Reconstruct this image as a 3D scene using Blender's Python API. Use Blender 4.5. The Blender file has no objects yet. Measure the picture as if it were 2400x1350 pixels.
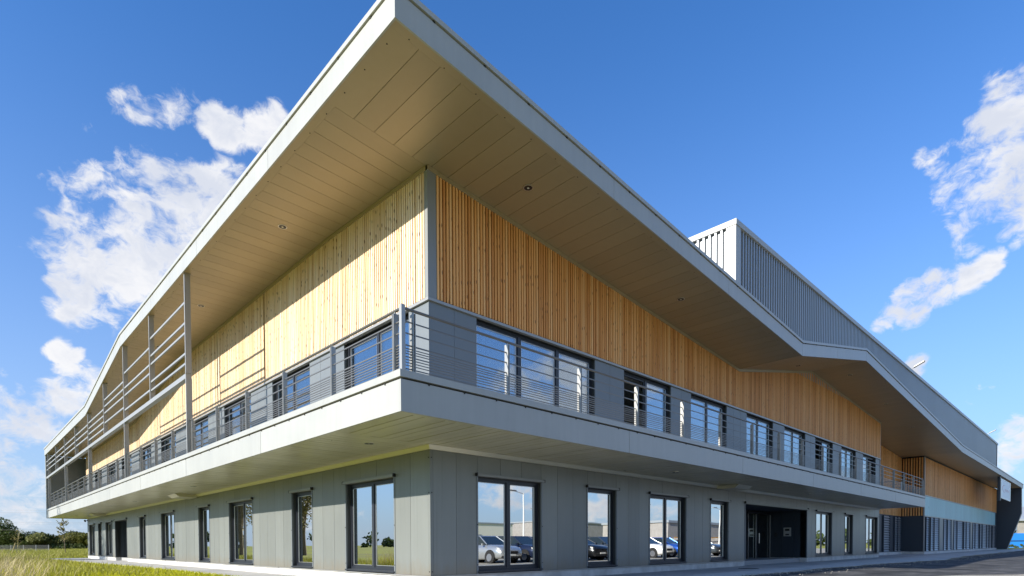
import bpy, math, random
from mathutils import Matrix, Vector
random.seed(7)
C = bpy.context.scene.collection
S = bpy.context.scene

# ------------------------------------------------------------------ camera
cam_d = bpy.data.cameras.new('camera'); cam = bpy.data.objects.new('camera', cam_d); C.objects.link(cam)
YAW, PITCH, ROLL = 0.80318, -0.02429, -0.00438
fw = Vector((math.cos(YAW)*math.cos(PITCH), math.sin(YAW)*math.cos(PITCH), math.sin(PITCH)))
r0 = Vector((math.sin(YAW), -math.cos(YAW), 0)); u0 = r0.cross(fw)
cr, sr = math.cos(ROLL), math.sin(ROLL)
rt = cr*r0 + sr*u0; up = -sr*r0 + cr*u0
M = Matrix((rt, up, -fw)).transposed().to_4x4(); M.translation = (-8.373, -11.524, 0.79)
cam.matrix_world = M
cam_d.sensor_width = 36; cam_d.lens = 1358.1/2400*36; cam_d.shift_y = (1309.18-675)/2400
cam_d.clip_end = 4000; cam_d.clip_start = 0.1
S.camera = cam

# ------------------------------------------------------------------ light
SUN = Vector((-1, 0.18, 0.465)).normalized()
sl = bpy.data.lights.new('sun', 'SUN'); sl.energy = 4.4; sl.angle = math.radians(0.53); sl.color = (1, 0.93, 0.82)
so = bpy.data.objects.new('sun', sl); C.objects.link(so)
so.rotation_euler = SUN.to_track_quat('Z', 'Y').to_euler(); so.location = (-60, 10, 60)
EL = math.asin(SUN.z); ROT = math.atan2(SUN.x, SUN.y)   # rotation of the sky's sun about Z
S.view_settings.view_transform = 'Standard'; S.view_settings.look = 'None'
S.view_settings.exposure = 0.95; S.view_settings.gamma = 1.0; S.view_settings.use_curve_mapping = False
S.render.engine = 'CYCLES'
S.cycles.use_denoising = True
S.cycles.max_bounces = 8; S.cycles.diffuse_bounces = 4; S.cycles.glossy_bounces = 4; S.cycles.transparent_max_bounces = 12
S.cycles.caustics_reflective = False; S.cycles.caustics_refractive = False

# node helpers -------------------------------------------------------
class NT:
    def __init__(s, tree): s.t = tree; s.n = tree.nodes; s.l = tree.links
    def new(s, typ, **kw):
        n = s.n.new(typ)
        for k, v in kw.items(): setattr(n, k, v)
        return n
    def put(s, sock, v):
        if isinstance(v, bpy.types.NodeSocket): s.l.new(v, sock)
        elif isinstance(v, (tuple, list)) and len(v) == 3 and sock.type == 'RGBA': sock.default_value = (*v, 1)
        else: sock.default_value = v
    def math(s, op, a, b=None, clamp=False):
        n = s.new('ShaderNodeMath', operation=op); n.use_clamp = clamp
        s.put(n.inputs[0], a)
        if b is not None: s.put(n.inputs[1], b)
        return n.outputs[0]
    def vmath(s, op, a, b=None):
        n = s.new('ShaderNodeVectorMath', operation=op); s.put(n.inputs[0], a)
        if b is not None: s.put(n.inputs[1], b)
        return n.outputs['Value'] if op == 'DOT_PRODUCT' else n.outputs[0]
    def mix(s, f, a, b, blend='MIX'):
        n = s.new('ShaderNodeMix', data_type='RGBA', blend_type=blend)
        s.put(n.inputs[0], f); s.put(n.inputs[6], a); s.put(n.inputs[7], b); return n.outputs[2]
    def rng(s, v, a, b, c=0.0, d=1.0, smooth=False):
        n = s.new('ShaderNodeMapRange'); n.clamp = True
        if smooth: n.interpolation_type = 'SMOOTHSTEP'
        s.put(n.inputs[0], v)
        for i, x in enumerate((a, b, c, d)): s.put(n.inputs[1+i], x)
        return n.outputs[0]
    def noise(s, vec, scale, detail=3.0, rough=0.55, dist=0.0, color=False):
        n = s.new('ShaderNodeTexNoise'); s.put(n.inputs['Vector'], vec)
        n.inputs['Scale'].default_value = scale; n.inputs['Detail'].default_value = detail
        n.inputs['Roughness'].default_value = rough; n.inputs['Distortion'].default_value = dist
        return n.outputs['Color' if color else 'Fac']
    def xyz(s, x, y, z):
        n = s.new('ShaderNodeCombineXYZ'); s.put(n.inputs[0], x); s.put(n.inputs[1], y); s.put(n.inputs[2], z); return n.outputs[0]
    def pos(s): return s.new('ShaderNodeNewGeometry').outputs['Position']
    def sep(s, v):
        n = s.new('ShaderNodeSeparateXYZ'); s.put(n.inputs[0], v); return n.outputs
    def rand(s): return s.new('ShaderNodeObjectInfo').outputs['Random']
    def bump(s, h, strength=0.2, dist=0.01):
        n = s.new('ShaderNodeBump'); n.inputs['Strength'].default_value = strength; n.inputs['Distance'].default_value = dist
        s.put(n.inputs['Height'], h); return n.outputs[0]

def material(name):
    m = bpy.data.materials.new(name); m.use_nodes = True
    t = NT(m.node_tree); b = m.node_tree.nodes['Principled BSDF']
    return m, t, b

# ------------------------------------------------------------------ sky
W = bpy.data.worlds.new('World'); S.world = W; W.use_nodes = True
t = NT(W.node_tree); bg = W.node_tree.nodes['Background']
SKYK = 0.13
sky = t.new('ShaderNodeTexSky', sky_type='NISHITA'); sky.sun_disc = False
sky.sun_elevation = EL; sky.sun_rotation = ROT; sky.air_density = 1.0; sky.dust_density = 0.6; sky.ozone_density = 2.2
d = t.new('ShaderNodeTexCoord').outputs['Generated']
n1 = t.noise(d, 5.0, 4, 0.6, 0.0, True)
dw = t.vmath('NORMALIZE', t.vmath('ADD', d, t.vmath('MULTIPLY', t.vmath('SUBTRACT', n1, (0.5, 0.5, 0.5)), (0.10, 0.10, 0.10))))
# cloud banks: (azimuth deg from the building corner axis to the left, elevation deg, radius deg, weight)
BANKS = []
def bank(px, py, r, w=1.0):
    # azimuth / elevation of a cloud, tabulated from its bearing
    a = Vector(rt)*((px-1200)/1358.1) + Vector(up)*((1309.18-py)/1358.1) + fw
    sc = (1/a.length)
    BANKS.append((a.normalized(), math.atan(r/1358.1*sc), w))
for q in [(420,455,60),(400,520,95),(470,560,105),(320,590,85),(235,560,65),(340,650,85),(220,640,80),(165,665,50),(430,630,80),(480,470,55),(550,520,80),(215,425,38,.75),(170,450,30,.7),
          (545,300,42,.95),(620,285,44,.95),(500,280,40,.9),(400,262,45,.72),(330,268,40,.66),(430,235,25,.7),(245,325,22,.6),
          (130,812,28,.9),(165,825,22,.8),(180,890,45,.72),(150,930,42,.75),(40,975,60,.75),(20,930,50,.7),(100,1005,50,.75),(50,1140,95,.66),(150,1150,80,.6),(20,1060,50,.5),(270,705,24,.85),(40,1062,18,.8),
          (2330,400,70),(2300,480,75),(2380,300,62),(2395,430,80),(2390,505,62),(2250,375,42,.8),(2395,200,45,.8),(2300,515,34,.8),(2200,365,26,.65),(2395,590,30,.6),
          (2200,685,42),(2275,655,38),(2140,718,48,.95),(2090,742,30,.9),(2230,700,30,.8),(2385,1030,48,.95),(2345,1045,30,.8),(2155,862,24,.8),(2310,940,30,.4)]: bank(*q)
acc = None
for v, r, w in BANKS:
    dp = t.vmath('DOT_PRODUCT', dw, tuple(v))
    k = t.rng(dp, math.cos(r*1.75), math.cos(r*0.05), 0.0, w, True)
    acc = k if acc is None else t.math('MAXIMUM', acc, k)
# elsewhere in the sky: scattered clouds of the same kind, thinner towards the zenith, none added where the banks above are
dz = t.sep(d)
away = t.rng(t.vmath('DOT_PRODUCT', d, (0.62, 0.64, 0.45)), 0.62, 0.40, 0.0, 1.0, True)
gen = t.math('MULTIPLY', t.rng(t.noise(t.vmath('MULTIPLY', d, (1, 1, 2.4)), 2.3, 3, 0.5), 0.47, 0.66, 0.0, 0.95, True), away)
acc = t.math('MAXIMUM', acc, gen)
dq = t.vmath('MULTIPLY', d, (1, 1, 1.35))
wq = t.vmath('ADD', dq, t.vmath('MULTIPLY', t.vmath('SUBTRACT', t.noise(dq, 14.0, 3, 0.6, 0.0, True), (0.5, 0.5, 0.5)), (0.06, 0.06, 0.06)))
fb = t.noise(wq, 6.5, 14, 0.60, 0.0)
fb2 = t.noise(wq, 26.0, 8, 0.66, 0.0)
fbm = t.math('ADD', t.math('MULTIPLY', t.math('SUBTRACT', fb, 0.5), 2.3), t.math('MULTIPLY', t.math('SUBTRACT', fb2, 0.5), 1.25))
dens = t.math('ADD', acc, fbm)
cov = t.rng(dens, 0.40, 1.0, 0.0, 1.0, True)
cov = t.math('MULTIPLY', cov, t.rng(acc, 0.0, 0.30, 0, 1))
cov = t.math('MULTIPLY', cov, t.rng(dz[2], 0.0, 0.03, 0.0, 1.0))
shade = t.noise(t.vmath('ADD', wq, (0.012, -0.01, 0.03)), 8.0, 7, 0.58)
cb = t.rng(t.math('ADD', shade, t.math('MULTIPLY', t.math('SUBTRACT', 0.9, dens), 0.16)), 0.36, 0.60, 0.0, 1.0, True)
CW = 1.0/SKYK
ccol = t.mix(cb, (0.38*CW, 0.40*CW, 0.45*CW), (0.50*CW, 0.50*CW, 0.51*CW))
# thin haze veil towards the horizon
hz = t.math('POWER', t.rng(dz[2], 0.0, 0.75, 1.0, 0.0), 2.2)
hz = t.math('MULTIPLY', hz, 0.93)
skyc = t.mix(1.0, sky.outputs[0], (0.30, 0.63, 1.0), 'MULTIPLY')
skyc = t.mix(hz, skyc, (0.275*CW, 0.325*CW, 0.41*CW))
col = t.mix(t.math('MULTIPLY', cov, 0.97), skyc, ccol)
t.l.new(col, bg.inputs['Color']); bg.inputs['Strength'].default_value = SKYK

# ------------------------------------------------------------------ materials
def m_metal(name, col, rough=0.4, metallic=0.3, var=0.05, dirt=0.08, bump=0.0, spec=0.5, splash=0.0):
    m, t, b = material(name)
    p = t.pos()
    n = t.noise(p, 0.7, 4, 0.6)
    st = t.noise(t.vmath('MULTIPLY', p, (6, 6, 0.5)), 1.0, 3)
    v = t.math('ADD', t.math('MULTIPLY', t.math('SUBTRACT', t.rand(), 0.5), 2*var),
               t.math('ADD', t.math('MULTIPLY', t.math('SUBTRACT', n, 0.5), dirt), t.math('MULTIPLY', t.math('SUBTRACT', st, 0.5), dirt*0.8)))
    br = t.math('ADD', v, 1.0)
    mul = t.vmath('MULTIPLY', t.xyz(br, br, br), col)
    if splash:
        z = t.sep(p)[2]
        sp = t.math('MULTIPLY', t.rng(t.math('ADD', z, t.math('MULTIPLY', t.math('SUBTRACT', t.noise(t.vmath('MULTIPLY', p, (5, 5, 1.2)), 1.0, 5, 0.7), 0.5), 0.9)), 0.42, 0.0), splash)
        sk = t.math('MULTIPLY', t.rng(t.noise(t.vmath('MULTIPLY', p, (9, 9, 0.22)), 1.0, 3, 0.6), 0.56, 0.74), 0.16)
        mul = t.mix(sp, mul, (0.20, 0.17, 0.125)); mul = t.mix(sk, mul, (0.10, 0.11, 0.105))
    t.l.new(mul, b.inputs['Base Color'])
    b.inputs['Metallic'].default_value = metallic
    rg = t.math('ADD', t.math('MULTIPLY', n, 0.12), rough-0.06); t.l.new(rg, b.inputs['Roughness'])
    b.inputs['Specular IOR Level'].default_value = spec
    if bump:
        h = t.noise(p, 1.3, 1.5, 0.4); t.l.new(t.bump(h, bump, 0.02), b.inputs['Normal'])
    return m
def m_plain(name, col, rough=0.6, metallic=0.0, spec=0.5):
    m, t, b = material(name); b.inputs['Base Color'].default_value = (*col, 1)
    b.inputs['Roughness'].default_value = rough; b.inputs['Metallic'].default_value = metallic
    b.inputs['Specular IOR Level'].default_value = spec; return m
def m_timber(name, dk, md, lt):
    m, t, b = material(name)
    x, y, z = t.sep(t.pos())
    s = t.math('ADD', t.math('MULTIPLY', t.math('ADD', x, y), 10.0), 0.5)
    wn = t.new('ShaderNodeTexWhiteNoise', noise_dimensions='1D'); t.put(wn.inputs['W'], t.math('FLOOR', s)); val = wn.outputs['Value']
    gv = t.xyz(t.math('ADD', t.math('MULTIPLY', s, 3.2), t.math('MULTIPLY', val, 91.0)), t.math('MULTIPLY', z, 0.55), t.math('MULTIPLY', val, 17.0))
    grain = t.noise(gv, 1.0, 4, 0.62, 0.6)
    mott = t.noise(t.xyz(t.math('MULTIPLY', s, 0.05), t.math('MULTIPLY', z, 0.3), 0.0), 1.0, 3)
    kv = t.new('ShaderNodeTexVoronoi', voronoi_dimensions='2D', feature='F1')
    t.put(kv.inputs['Vector'], t.xyz(s, t.math('ADD', t.math('MULTIPLY', z, 3.2), t.math('MULTIPLY', val, 53.0)), 0.0)); kv.inputs['Scale'].default_value = 1.0
    kr = t.sep(kv.outputs['Color'])[0]
    knot = t.math('MULTIPLY', t.rng(kv.outputs['Distance'], 0.20, 0.09, 0, 1), t.math('GREATER_THAN', kr, 0.55))
    f = t.math('ADD', t.math('MULTIPLY', val, 0.40), t.math('ADD', t.math('MULTIPLY', grain, 0.48), t.math('MULTIPLY', mott, 0.16)))
    rp = t.new('ShaderNodeValToRGB'); t.put(rp.inputs[0], f)
    e = rp.color_ramp.elements
    e[0].position = 0.18; e[0].color = (*dk, 1); e[1].position = 0.86; e[1].color = (*lt, 1)
    k = rp.color_ramp.elements.new(0.5); k.color = (*md, 1)
    c = t.mix(t.math('MULTIPLY', knot, 0.8), rp.outputs[0], (0.15, 0.06, 0.025))
    t.l.new(c, b.inputs['Base Color']); b.inputs['Roughness'].default_value = 0.55; b.inputs['Specular IOR Level'].default_value = 0.35
    t.l.new(t.bump(grain, 0.25, 0.004), b.inputs['Normal'])
    return m
def m_glass(name, refl=0.5, tint=(0.35, 0.42, 0.45), gtint=(0.86, 0.93, 0.97)):
    m, t, b = material(name); m.node_tree.nodes.remove(b)
    out = m.node_tree.nodes['Material Output']
    g = t.new('ShaderNodeBsdfGlossy'); g.inputs['Roughness'].default_value = 0.0; g.inputs['Color'].default_value = (*gtint, 1)
    w = t.noise(t.pos(), 0.9, 1, 0.3); t.l.new(t.bump(w, 0.06, 0.02), g.inputs['Normal'])
    tr = t.new('ShaderNodeBsdfTransparent'); tr.inputs['Color'].default_value = (*tint, 1)
    fr = t.new('ShaderNodeLayerWeight'); fr.inputs['Blend'].default_value = 0.35
    f = t.math('ADD', t.math('MULTIPLY', fr.outputs['Fresnel'], 0.6), refl, True)
    mx = t.new('ShaderNodeMixShader'); t.put(mx.inputs[0], f); t.l.new(tr.outputs[0], mx.inputs[1]); t.l.new(g.outputs[0], mx.inputs[2])
    t.l.new(mx.outputs[0], out.inputs['Surface']); return m
def m_ground(name, c1, c2, scale, rough=0.9, bump=0.3, c3=None, s3=0.12, bd=0.02):
    m, t, b = material(name); p = t.pos()
    n = t.noise(p, scale, 6, 0.65); c = t.mix(t.rng(n, 0.3, 0.7), c1, c2)
    if c3: c = t.mix(t.rng(t.noise(p, s3, 4, 0.6, 0.3), 0.45, 0.65), c, c3)
    t.l.new(c, b.inputs['Base Color']); b.inputs['Roughness'].default_value = rough
    t.l.new(t.bump(n, bump, bd), b.inputs['Normal']); b.inputs['Specular IOR Level'].default_value = 0.3
    return m
def m_leaf(name, c1, c2, trans=0.25):
    m, t, b = material(name)
    n = t.noise(t.pos(), 1.1, 4, 0.7)
    wn = t.new('ShaderNodeTexWhiteNoise', noise_dimensions='3D'); t.put(wn.inputs['Vector'], t.vmath('MULTIPLY', t.new('ShaderNodeNewGeometry').outputs['Position'], (9, 9, 9)))
    c = t.mix(t.math('ADD', t.math('MULTIPLY', n, 0.7), t.math('MULTIPLY', wn.outputs['Value'], 0.3)), c1, c2)
    t.l.new(c, b.inputs['Base Color']); b.inputs['Roughness'].default_value = 0.6; b.inputs['Specular IOR Level'].default_value = 0.25
    tl = t.new('ShaderNodeBsdfTranslucent'); t.l.new(c, tl.inputs['Color'])
    mx = t.new('ShaderNodeMixShader'); mx.inputs[0].default_value = trans
    t.l.new(b.outputs[0], mx.inputs[1]); t.l.new(tl.outputs[0], mx.inputs[2])
    t.l.new(mx.outputs[0], m.node_tree.nodes['Material Output'].inputs['Surface']); return m

MT = dict(
    clad=m_metal('grey_green_cladding', (0.205, 0.218, 0.21), 0.38, 0.25, 0.08, 0.16, 0.20, 0.5, 0.6),
    clad_dark=m_metal('anthracite_cladding', (0.036, 0.048, 0.062), 0.5, 0.1, 0.05, 0.1),
    lintel=m_metal('lintel_metal', (0.25, 0.26, 0.26), 0.4, 0.2),
    upper=m_metal('upper_grey_panel', (0.175, 0.195, 0.21), 0.42, 0.2, 0.05, 0.06, 0.06),
    fascia=m_metal('pale_grey_fascia', (0.37, 0.375, 0.36), 0.40, 0.05, 0.03, 0.20, 0.14),
    soffit=m_metal('bronze_soffit', (0.39, 0.315, 0.195), 0.40, 0.3, 0.05, 0.07, 0.04),
    bsoffit=m_metal('balcony_soffit', (0.60, 0.57, 0.44), 0.30, 0.4, 0.05, 0.06, 0.10),
    steel=m_metal('painted_steel', (0.36, 0.36, 0.35), 0.4, 0.4, 0.03, 0.05),
    rail=m_metal('rail_steel', (0.17, 0.165, 0.155), 0.38, 0.5, 0.03, 0.05),
    ribbed=m_metal('ribbed_metal', (0.34, 0.36, 0.38), 0.36, 0.4, 0.03, 0.05),
    frame=m_plain('window_frame', (0.020, 0.024, 0.034), 0.35),
    reveal=m_metal('dark_reveal', (0.05, 0.056, 0.058), 0.5, 0.2, 0.05, 0.1),
    gap=m_plain('shadow_gap', (0.012, 0.012, 0.012), 0.8),
    batten=m_plain('batten_backing', (0.014, 0.009, 0.006), 0.9),
    timber=m_timber('larch_timber', (0.46, 0.165, 0.04), (0.78, 0.37, 0.115), (0.92, 0.58, 0.27)), timber_pale=m_timber('sunlit_tone_larch', (0.60, 0.38, 0.19), (0.82, 0.60, 0.39), (0.92, 0.77, 0.60)),  # timber_pale: same larch, with the left facade's sunlit look put into its colour
    glass=m_glass('window_glass', 0.66, (0.3,0.35,0.37), (0.95,0.98,1.0)), glass2=m_glass('upper_window_glass', 0.22, (0.86, 0.88, 0.9)), glass3=m_glass('door_glass', 0.20, (0.30, 0.36, 0.36)),
    poly=m_metal('pale_teal_glazing', (0.42, 0.66, 0.69), 0.3, 0.0, 0.05, 0.05, 0.0, 0.6),
    louvre=m_metal('louvre_metal', (0.50, 0.50, 0.49), 0.35, 0.4, 0.05, 0.08),
    plinth=m_ground('pale_concrete', (0.56, 0.55, 0.52), (0.66, 0.65, 0.62), 4, 0.85, 0.2, (0.46, 0.45, 0.42), 1.2, 0.01),
    path=m_ground('path_concrete', (0.42, 0.42, 0.41), (0.52, 0.51, 0.49), 6, 0.85, 0.25, (0.36, 0.36, 0.355), 0.5, 0.01),
    kerb=m_ground('edge_concrete', (0.50, 0.50, 0.48), (0.62, 0.61, 0.58), 7, 0.85, 0.3, (0.44, 0.44, 0.42), 0.7, 0.01),
    asphalt=m_ground('asphalt', (0.020, 0.021, 0.023), (0.150, 0.150, 0.150), 2.6, 0.85, 1.0, (0.030, 0.031, 0.033), 0.6, 0.06),
    lot=m_ground('gravel_lot', (0.30, 0.28, 0.24), (0.46, 0.43, 0.37), 16, 0.95, 0.6, (0.36, 0.34, 0.29), 0.3, 0.03),
    field=m_ground('field_soil', (0.23, 0.25, 0.016), (0.34, 0.33, 0.035), 1.6, 0.95, 0.5, (0.21, 0.19, 0.06), 0.07, 0.05),
    white=m_plain('white_interior', (0.72, 0.72, 0.70), 0.8), grey=m_plain('grey_interior', (0.33, 0.33, 0.33), 0.8),
    cream=m_plain('cream_sun_patch', (0.78, 0.70, 0.50), 0.7),
    black=m_plain('black_plastic', (0.015, 0.015, 0.016), 0.4), lens=m_plain('lamp_lens', (0.75, 0.75, 0.72), 0.2),
    alu=m_plain('brushed_aluminium', (0.62, 0.62, 0.60), 0.3, 0.8),
    roof=m_plain('roof_membrane', (0.35, 0.35, 0.35), 0.8),
    bark=m_ground('bark', (0.10, 0.075, 0.05), (0.22, 0.18, 0.13), 9, 0.9, 0.5),
    grass=m_leaf('grass_blades', (0.33, 0.36, 0.010), (0.56, 0.54, 0.028), 0.35),
    dry=m_leaf('dry_stalks', (0.42, 0.33, 0.16), (0.62, 0.53, 0.32), 0.2),
    weed=m_leaf('rough_weeds', (0.17, 0.20, 0.025), (0.44, 0.40, 0.08), 0.25),
    leafd=m_leaf('dark_leaves', (0.030, 0.055, 0.014), (0.10, 0.125, 0.035)),
    leafy=m_leaf('yellowing_leaves', (0.07, 0.095, 0.022), (0.22, 0.21, 0.06)),
    leafr=m_leaf('sparse_leaves', (0.12, 0.12, 0.03), (0.30, 0.24, 0.08)),
)

# ------------------------------------------------------------------ geometry helpers
QF = [(0,3,2,1),(4,5,6,7),(0,1,5,4),(1,2,6,5),(2,3,7,6),(3,0,4,7)]
class MB:
    def __init__(s): s.v = []; s.f = []
    def hexa(s, p):
        k = len(s.v); s.v += [tuple(q) for q in p]; s.f += [tuple(k+i for i in f) for f in QF]; return s
    def box(s, x0, x1, y0, y1, z0, z1):
        return s.hexa([(x0,y0,z0),(x1,y0,z0),(x1,y1,z0),(x0,y1,z0),(x0,y0,z1),(x1,y0,z1),(x1,y1,z1),(x0,y1,z1)])
    def tube(s, a, b, r, n=8, r2=None):
        a, b = Vector(a), Vector(b); dd = (b-a).normalized()
        q = dd.orthogonal().normalized(); w = dd.cross(q); k = len(s.v); r2 = r if r2 is None else r2
        for c, rr in ((a, r), (b, r2)):
            for i in range(n):
                an = 2*math.pi*i/n; s.v.append(tuple(c + (q*math.cos(an)+w*math.sin(an))*rr))
        for i in range(n): s.f.append((k+i, k+(i+1) % n, k+n+(i+1) % n, k+n+i))
        s.f.append(tuple(k+i for i in reversed(range(n)))); s.f.append(tuple(k+n+i for i in range(n))); return s
    def prism(s, poly, off):   # poly: list of 3d points (planar), extruded by off
        k = len(s.v); n = len(poly); off = Vector(off)
        s.v += [tuple(p) for p in poly] + [tuple(Vector(p)+off) for p in poly]
        s.f.append(tuple(range(k, k+n))); s.f.append(tuple(reversed(range(k+n, k+2*n))))
        for i in range(n): s.f.append((k+i, k+n+i, k+n+(i+1) % n, k+(i+1) % n))
        return s
    def build(s, name, mat, parent=None, kind=None, smooth=False):
        me = bpy.data.meshes.new(name); me.from_pydata(s.v, [], s.f); me.update()
        import bmesh
        bm = bmesh.new(); bm.from_mesh(me); bmesh.ops.recalc_face_normals(bm, faces=bm.faces); bm.to_mesh(me); bm.free()
        me.materials.append(MT[mat] if isinstance(mat, str) else mat)
        if smooth:
            for p in me.polygons: p.use_smooth = True
        o = bpy.data.objects.new(name, me); C.objects.link(o)
        if parent: o.parent = parent
        if kind: o['kind'] = kind
        return o
CUBES = {}
def box(name, x0, x1, y0, y1, z0, z1, mat, parent=None):
    """One piece: an object of its own that shares the unit cube of its material."""
    if mat not in CUBES:
        b = MB().box(-.5, .5, -.5, .5, -.5, .5); me = bpy.data.meshes.new('piece'); me.from_pydata(b.v, [], b.f); me.materials.append(MT[mat]); CUBES[mat] = me
    o = bpy.data.objects.new(name, CUBES[mat]); C.objects.link(o)
    o.location = ((x0+x1)/2, (y0+y1)/2, (z0+z1)/2); o.scale = (x1-x0, y1-y0, z1-z0)
    if parent: o.parent = parent
    return o
def empty(name, loc=(0,0,0), rz=0, label=None, cat=None, group=None):
    o = bpy.data.objects.new(name, None); C.objects.link(o); o.location = loc; o.rotation_euler = (0,0,rz); o.empty_display_size = .3
    tag(o, label, cat, group); return o
def tag(o, label=None, cat=None, group=None, kind=None):
    for k, v in (('label', label), ('category', cat), ('group', group), ('kind', kind)):
        if v: o[k] = v
    return o
def dup(root, loc, rz=0, label=None):
    r = root.copy(); C.objects.link(r); r.location = loc; r.rotation_euler = (0,0,rz)
    if label: r['label'] = label
    for ch in list(root.children):
        c = ch.copy(); C.objects.link(c); c.parent = r
        for g in ch.children:
            e = g.copy(); C.objects.link(e); e.parent = c
    return r
def wbox(ax, s0, s1, d0, d1, z0, z1):
    """box limits on a facade: ax 'X' = facade in plane Y=0 running along X, 'Y' = facade in plane X=0; d is depth behind the facade"""
    return (s0, s1, d0, d1, z0, z1) if ax == 'X' else (d0, d1, s0, s1, z0, z1)
def pw(pts, v):
    for (a, b), (c, e) in zip(pts, pts[1:]):
        if v <= c: return b + (e-b)*(max(v, a)-a)/(c-a)
    return pts[-1][1]

# ------------------------------------------------------------------ ground (setting)
def sheet(name, poly, z, mat):
    me = bpy.data.meshes.new(name); me.from_pydata([(x, y, z) for x, y in poly], [], [tuple(range(len(poly)))]); me.materials.append(MT[mat])
    o = bpy.data.objects.new(name, me); C.objects.link(o); o['kind'] = 'structure'; return o
sheet('field', [(-1500,-1500),(1500,-1500),(1500,1500),(-1500,1500)], -0.262, 'field')
rg = random.Random(3)
edge = [(-6+i*0.8, -3.35 + 0.10*math.sin(i*0.7) + rg.uniform(-.06,.06) - (0.35 if i > 46 else 0) - 0.9*max(0, 1-abs(-6+i*.8-34)/14)) for i in range(0, 150)]
near = [(114, -8.2), (60, -8.6), (40, -9.0), (24, -9.4), (18, -9.7), (16.4, -9.4), (14.7, -8.0), (13, -7.5), (9, -7.0), (0, -7.2), (-6, -7.4)]
sheet('car_park', [(-6,-40),(114,-40),(114,-7.5),(-6,-7.5)], -0.256, 'lot')
sheet('road', edge + near, -0.248, 'asphalt')
pathL = [(-1.62,-3.3),(-1.62,8.8),(-1.5,15.5),(-1.74,24.5),(-2.3,37.3),(-2.56,50.5),(-2.4,52.0)]
b = MB(); b.prism([(x, y, -0.222) for x, y in pathL + [(0.6,52.0),(0.6,0.6),(100.5,0.6),(100.5,-1.25),(40,-1.45),(30,-1.2),(16,-2.3),(10,-2.05),(-1.62,-2.1)][0:9]], (0,0,-.2))
po = b.build('path', 'path'); po['kind'] = 'structure'
b = MB(); b.prism([(-1.62,-2.106,-.224),(10,-2.056,-.224),(16,-2.306,-.224),(30,-1.206,-.224),(40,-1.456,-.224),(112,-1.25,-.224)] + [(x, y+0.02, -.224) for x, y in reversed(edge) if x > -1.6 and x < 112], (0,0,-.2))
ko = b.build('kerb', 'kerb'); ko['kind'] = 'structure'
gr = MB(); rg2 = random.Random(5)
for i in range(2600):
    x = rg2.uniform(4, 70); e0 = pw(edge, x); y = e0 - abs(rg2.gauss(0, .22)) if rg2.random() < .7 else e0 + rg2.uniform(-1.6, .5); q_ = rg2.uniform(.012, .04)
    gr.box(x, x+q_, y, y+q_*rg2.uniform(.6, 1.2), -.25, -.25+q_*.7)
gr.build('gravel', 'lot', None, 'stuff')
# sunken recess floor behind the far terrace belongs to the path
sheet('terrace', [(38.9, .59), (53.4, .59), (53.4, 1.75), (38.9, 1.75)], -0.226, 'path')

# ================================================================== OFFICE BUILDING
B = empty('office_building', (0,0,0), 0, 'large grey and timber clad office building with a wide overhanging zigzag roof and long balcony', 'building')
HR, HL = 38.95, 49.55            # ends of the two street facades
OX, OY = 2.553, 2.652            # balcony overhang
ZB, ZC = 3.21, 3.93              # balcony underside / coping top
RW = [(1.51,3.92,2),(6.06,7.58,1),(9.6,12.13,2),(14.13,15.69,1),(26.35,28.97,2),(31.37,32.93,1),(35.78,38.48,2)]
LW = [(1.59,4.16,2),(6.41,7.94,1),(11.57,14.18,2),(16.79,18.36,1),(22.54,25.16,2),(28.81,30.35,1),(38.85,41.36,2),(43.09,44.48,1),(46.1,48.65,2)]
RD, LD = (17.36, 24.94), (34.0, 37.86)

def wall_run(ax, length, wins, door):
    ops = sorted([(a, b_, 0.10, 2.57) for a, b_, _ in wins] + [(door[0], door[1], -.2, 2.56)])
    core = MB(); s = 0.05
    for a, b_, z0, z1 in ops:
        core.box(*wbox(ax, s, a, 0.034, 0.32, -.24, ZB+.02))
        core.box(*wbox(ax, a, b_, 0.034, 0.32, z1, ZB+.02))
        if z0 > 0: core.box(*wbox(ax, a, b_, 0.034, 0.32, -.24, z0))
        s = b_
    core.box(*wbox(ax, s, length, 0.034, 0.32, -.24, ZB+.02))
    w = core.build('ground_floor_wall', 'reveal', B)
    # cladding panels, one by one
    s = 0.075; J = 0.008
    def run(a, b_, z0, z1):
        n = max(1, round((b_-a)/0.74))
        for i in range(n):
            p = a+(b_-a)*i/n; q = a+(b_-a)*(i+1)/n
            dd = random.uniform(-.002, .002)
            box('cladding_panel', *wbox(ax, p+J/2, q-J/2, -.012+dd, .030, z0, z1), 'clad', w)
    for a, b_, z0, z1 in ops:
        run(s, a, 0.03, 3.10); run(a, b_, z1+.03, 3.10); s = b_
    run(s, length-.03, 0.03, 3.10)
    # base flashing and concrete plinth, interrupted at the door
    fl, pl = MB(), MB()
    for a, b_ in ((-.03, door[0]-.04), (door[1]+.04, length)):
        pl.box(*wbox(ax, a+.02, b_, -.004 if ax == 'X' else -.006, .033, -.26, -.004))
        k = a
        while k < b_:
            e = min(b_, k+random.choice((1.9, 2.4, 3.0)))
            o_ = random.choice((.035, .05)); box('base_flashing', *wbox(ax, k, e-.004, -o_, .03, -.002, .026), 'steel', w); k = e
    pl.build('plinth', 'plinth', B)
    return w
wallR = wall_run('X', HR, RW, RD); wallL = wall_run('Y', HL, LW, LD)
MB().box(-.016, .07, -.016, .07, .03, 3.10).build('corner_trim', 'clad', B)
MB().box(HR-.001, HR+.02, -.012, 8, -.2, 3.2).build('end_cladding', 'clad', B)
MB().box(-.012, 20, HL-.001, HL+.02, -.2, 3.2).build('end_cladding', 'clad', B)

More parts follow.
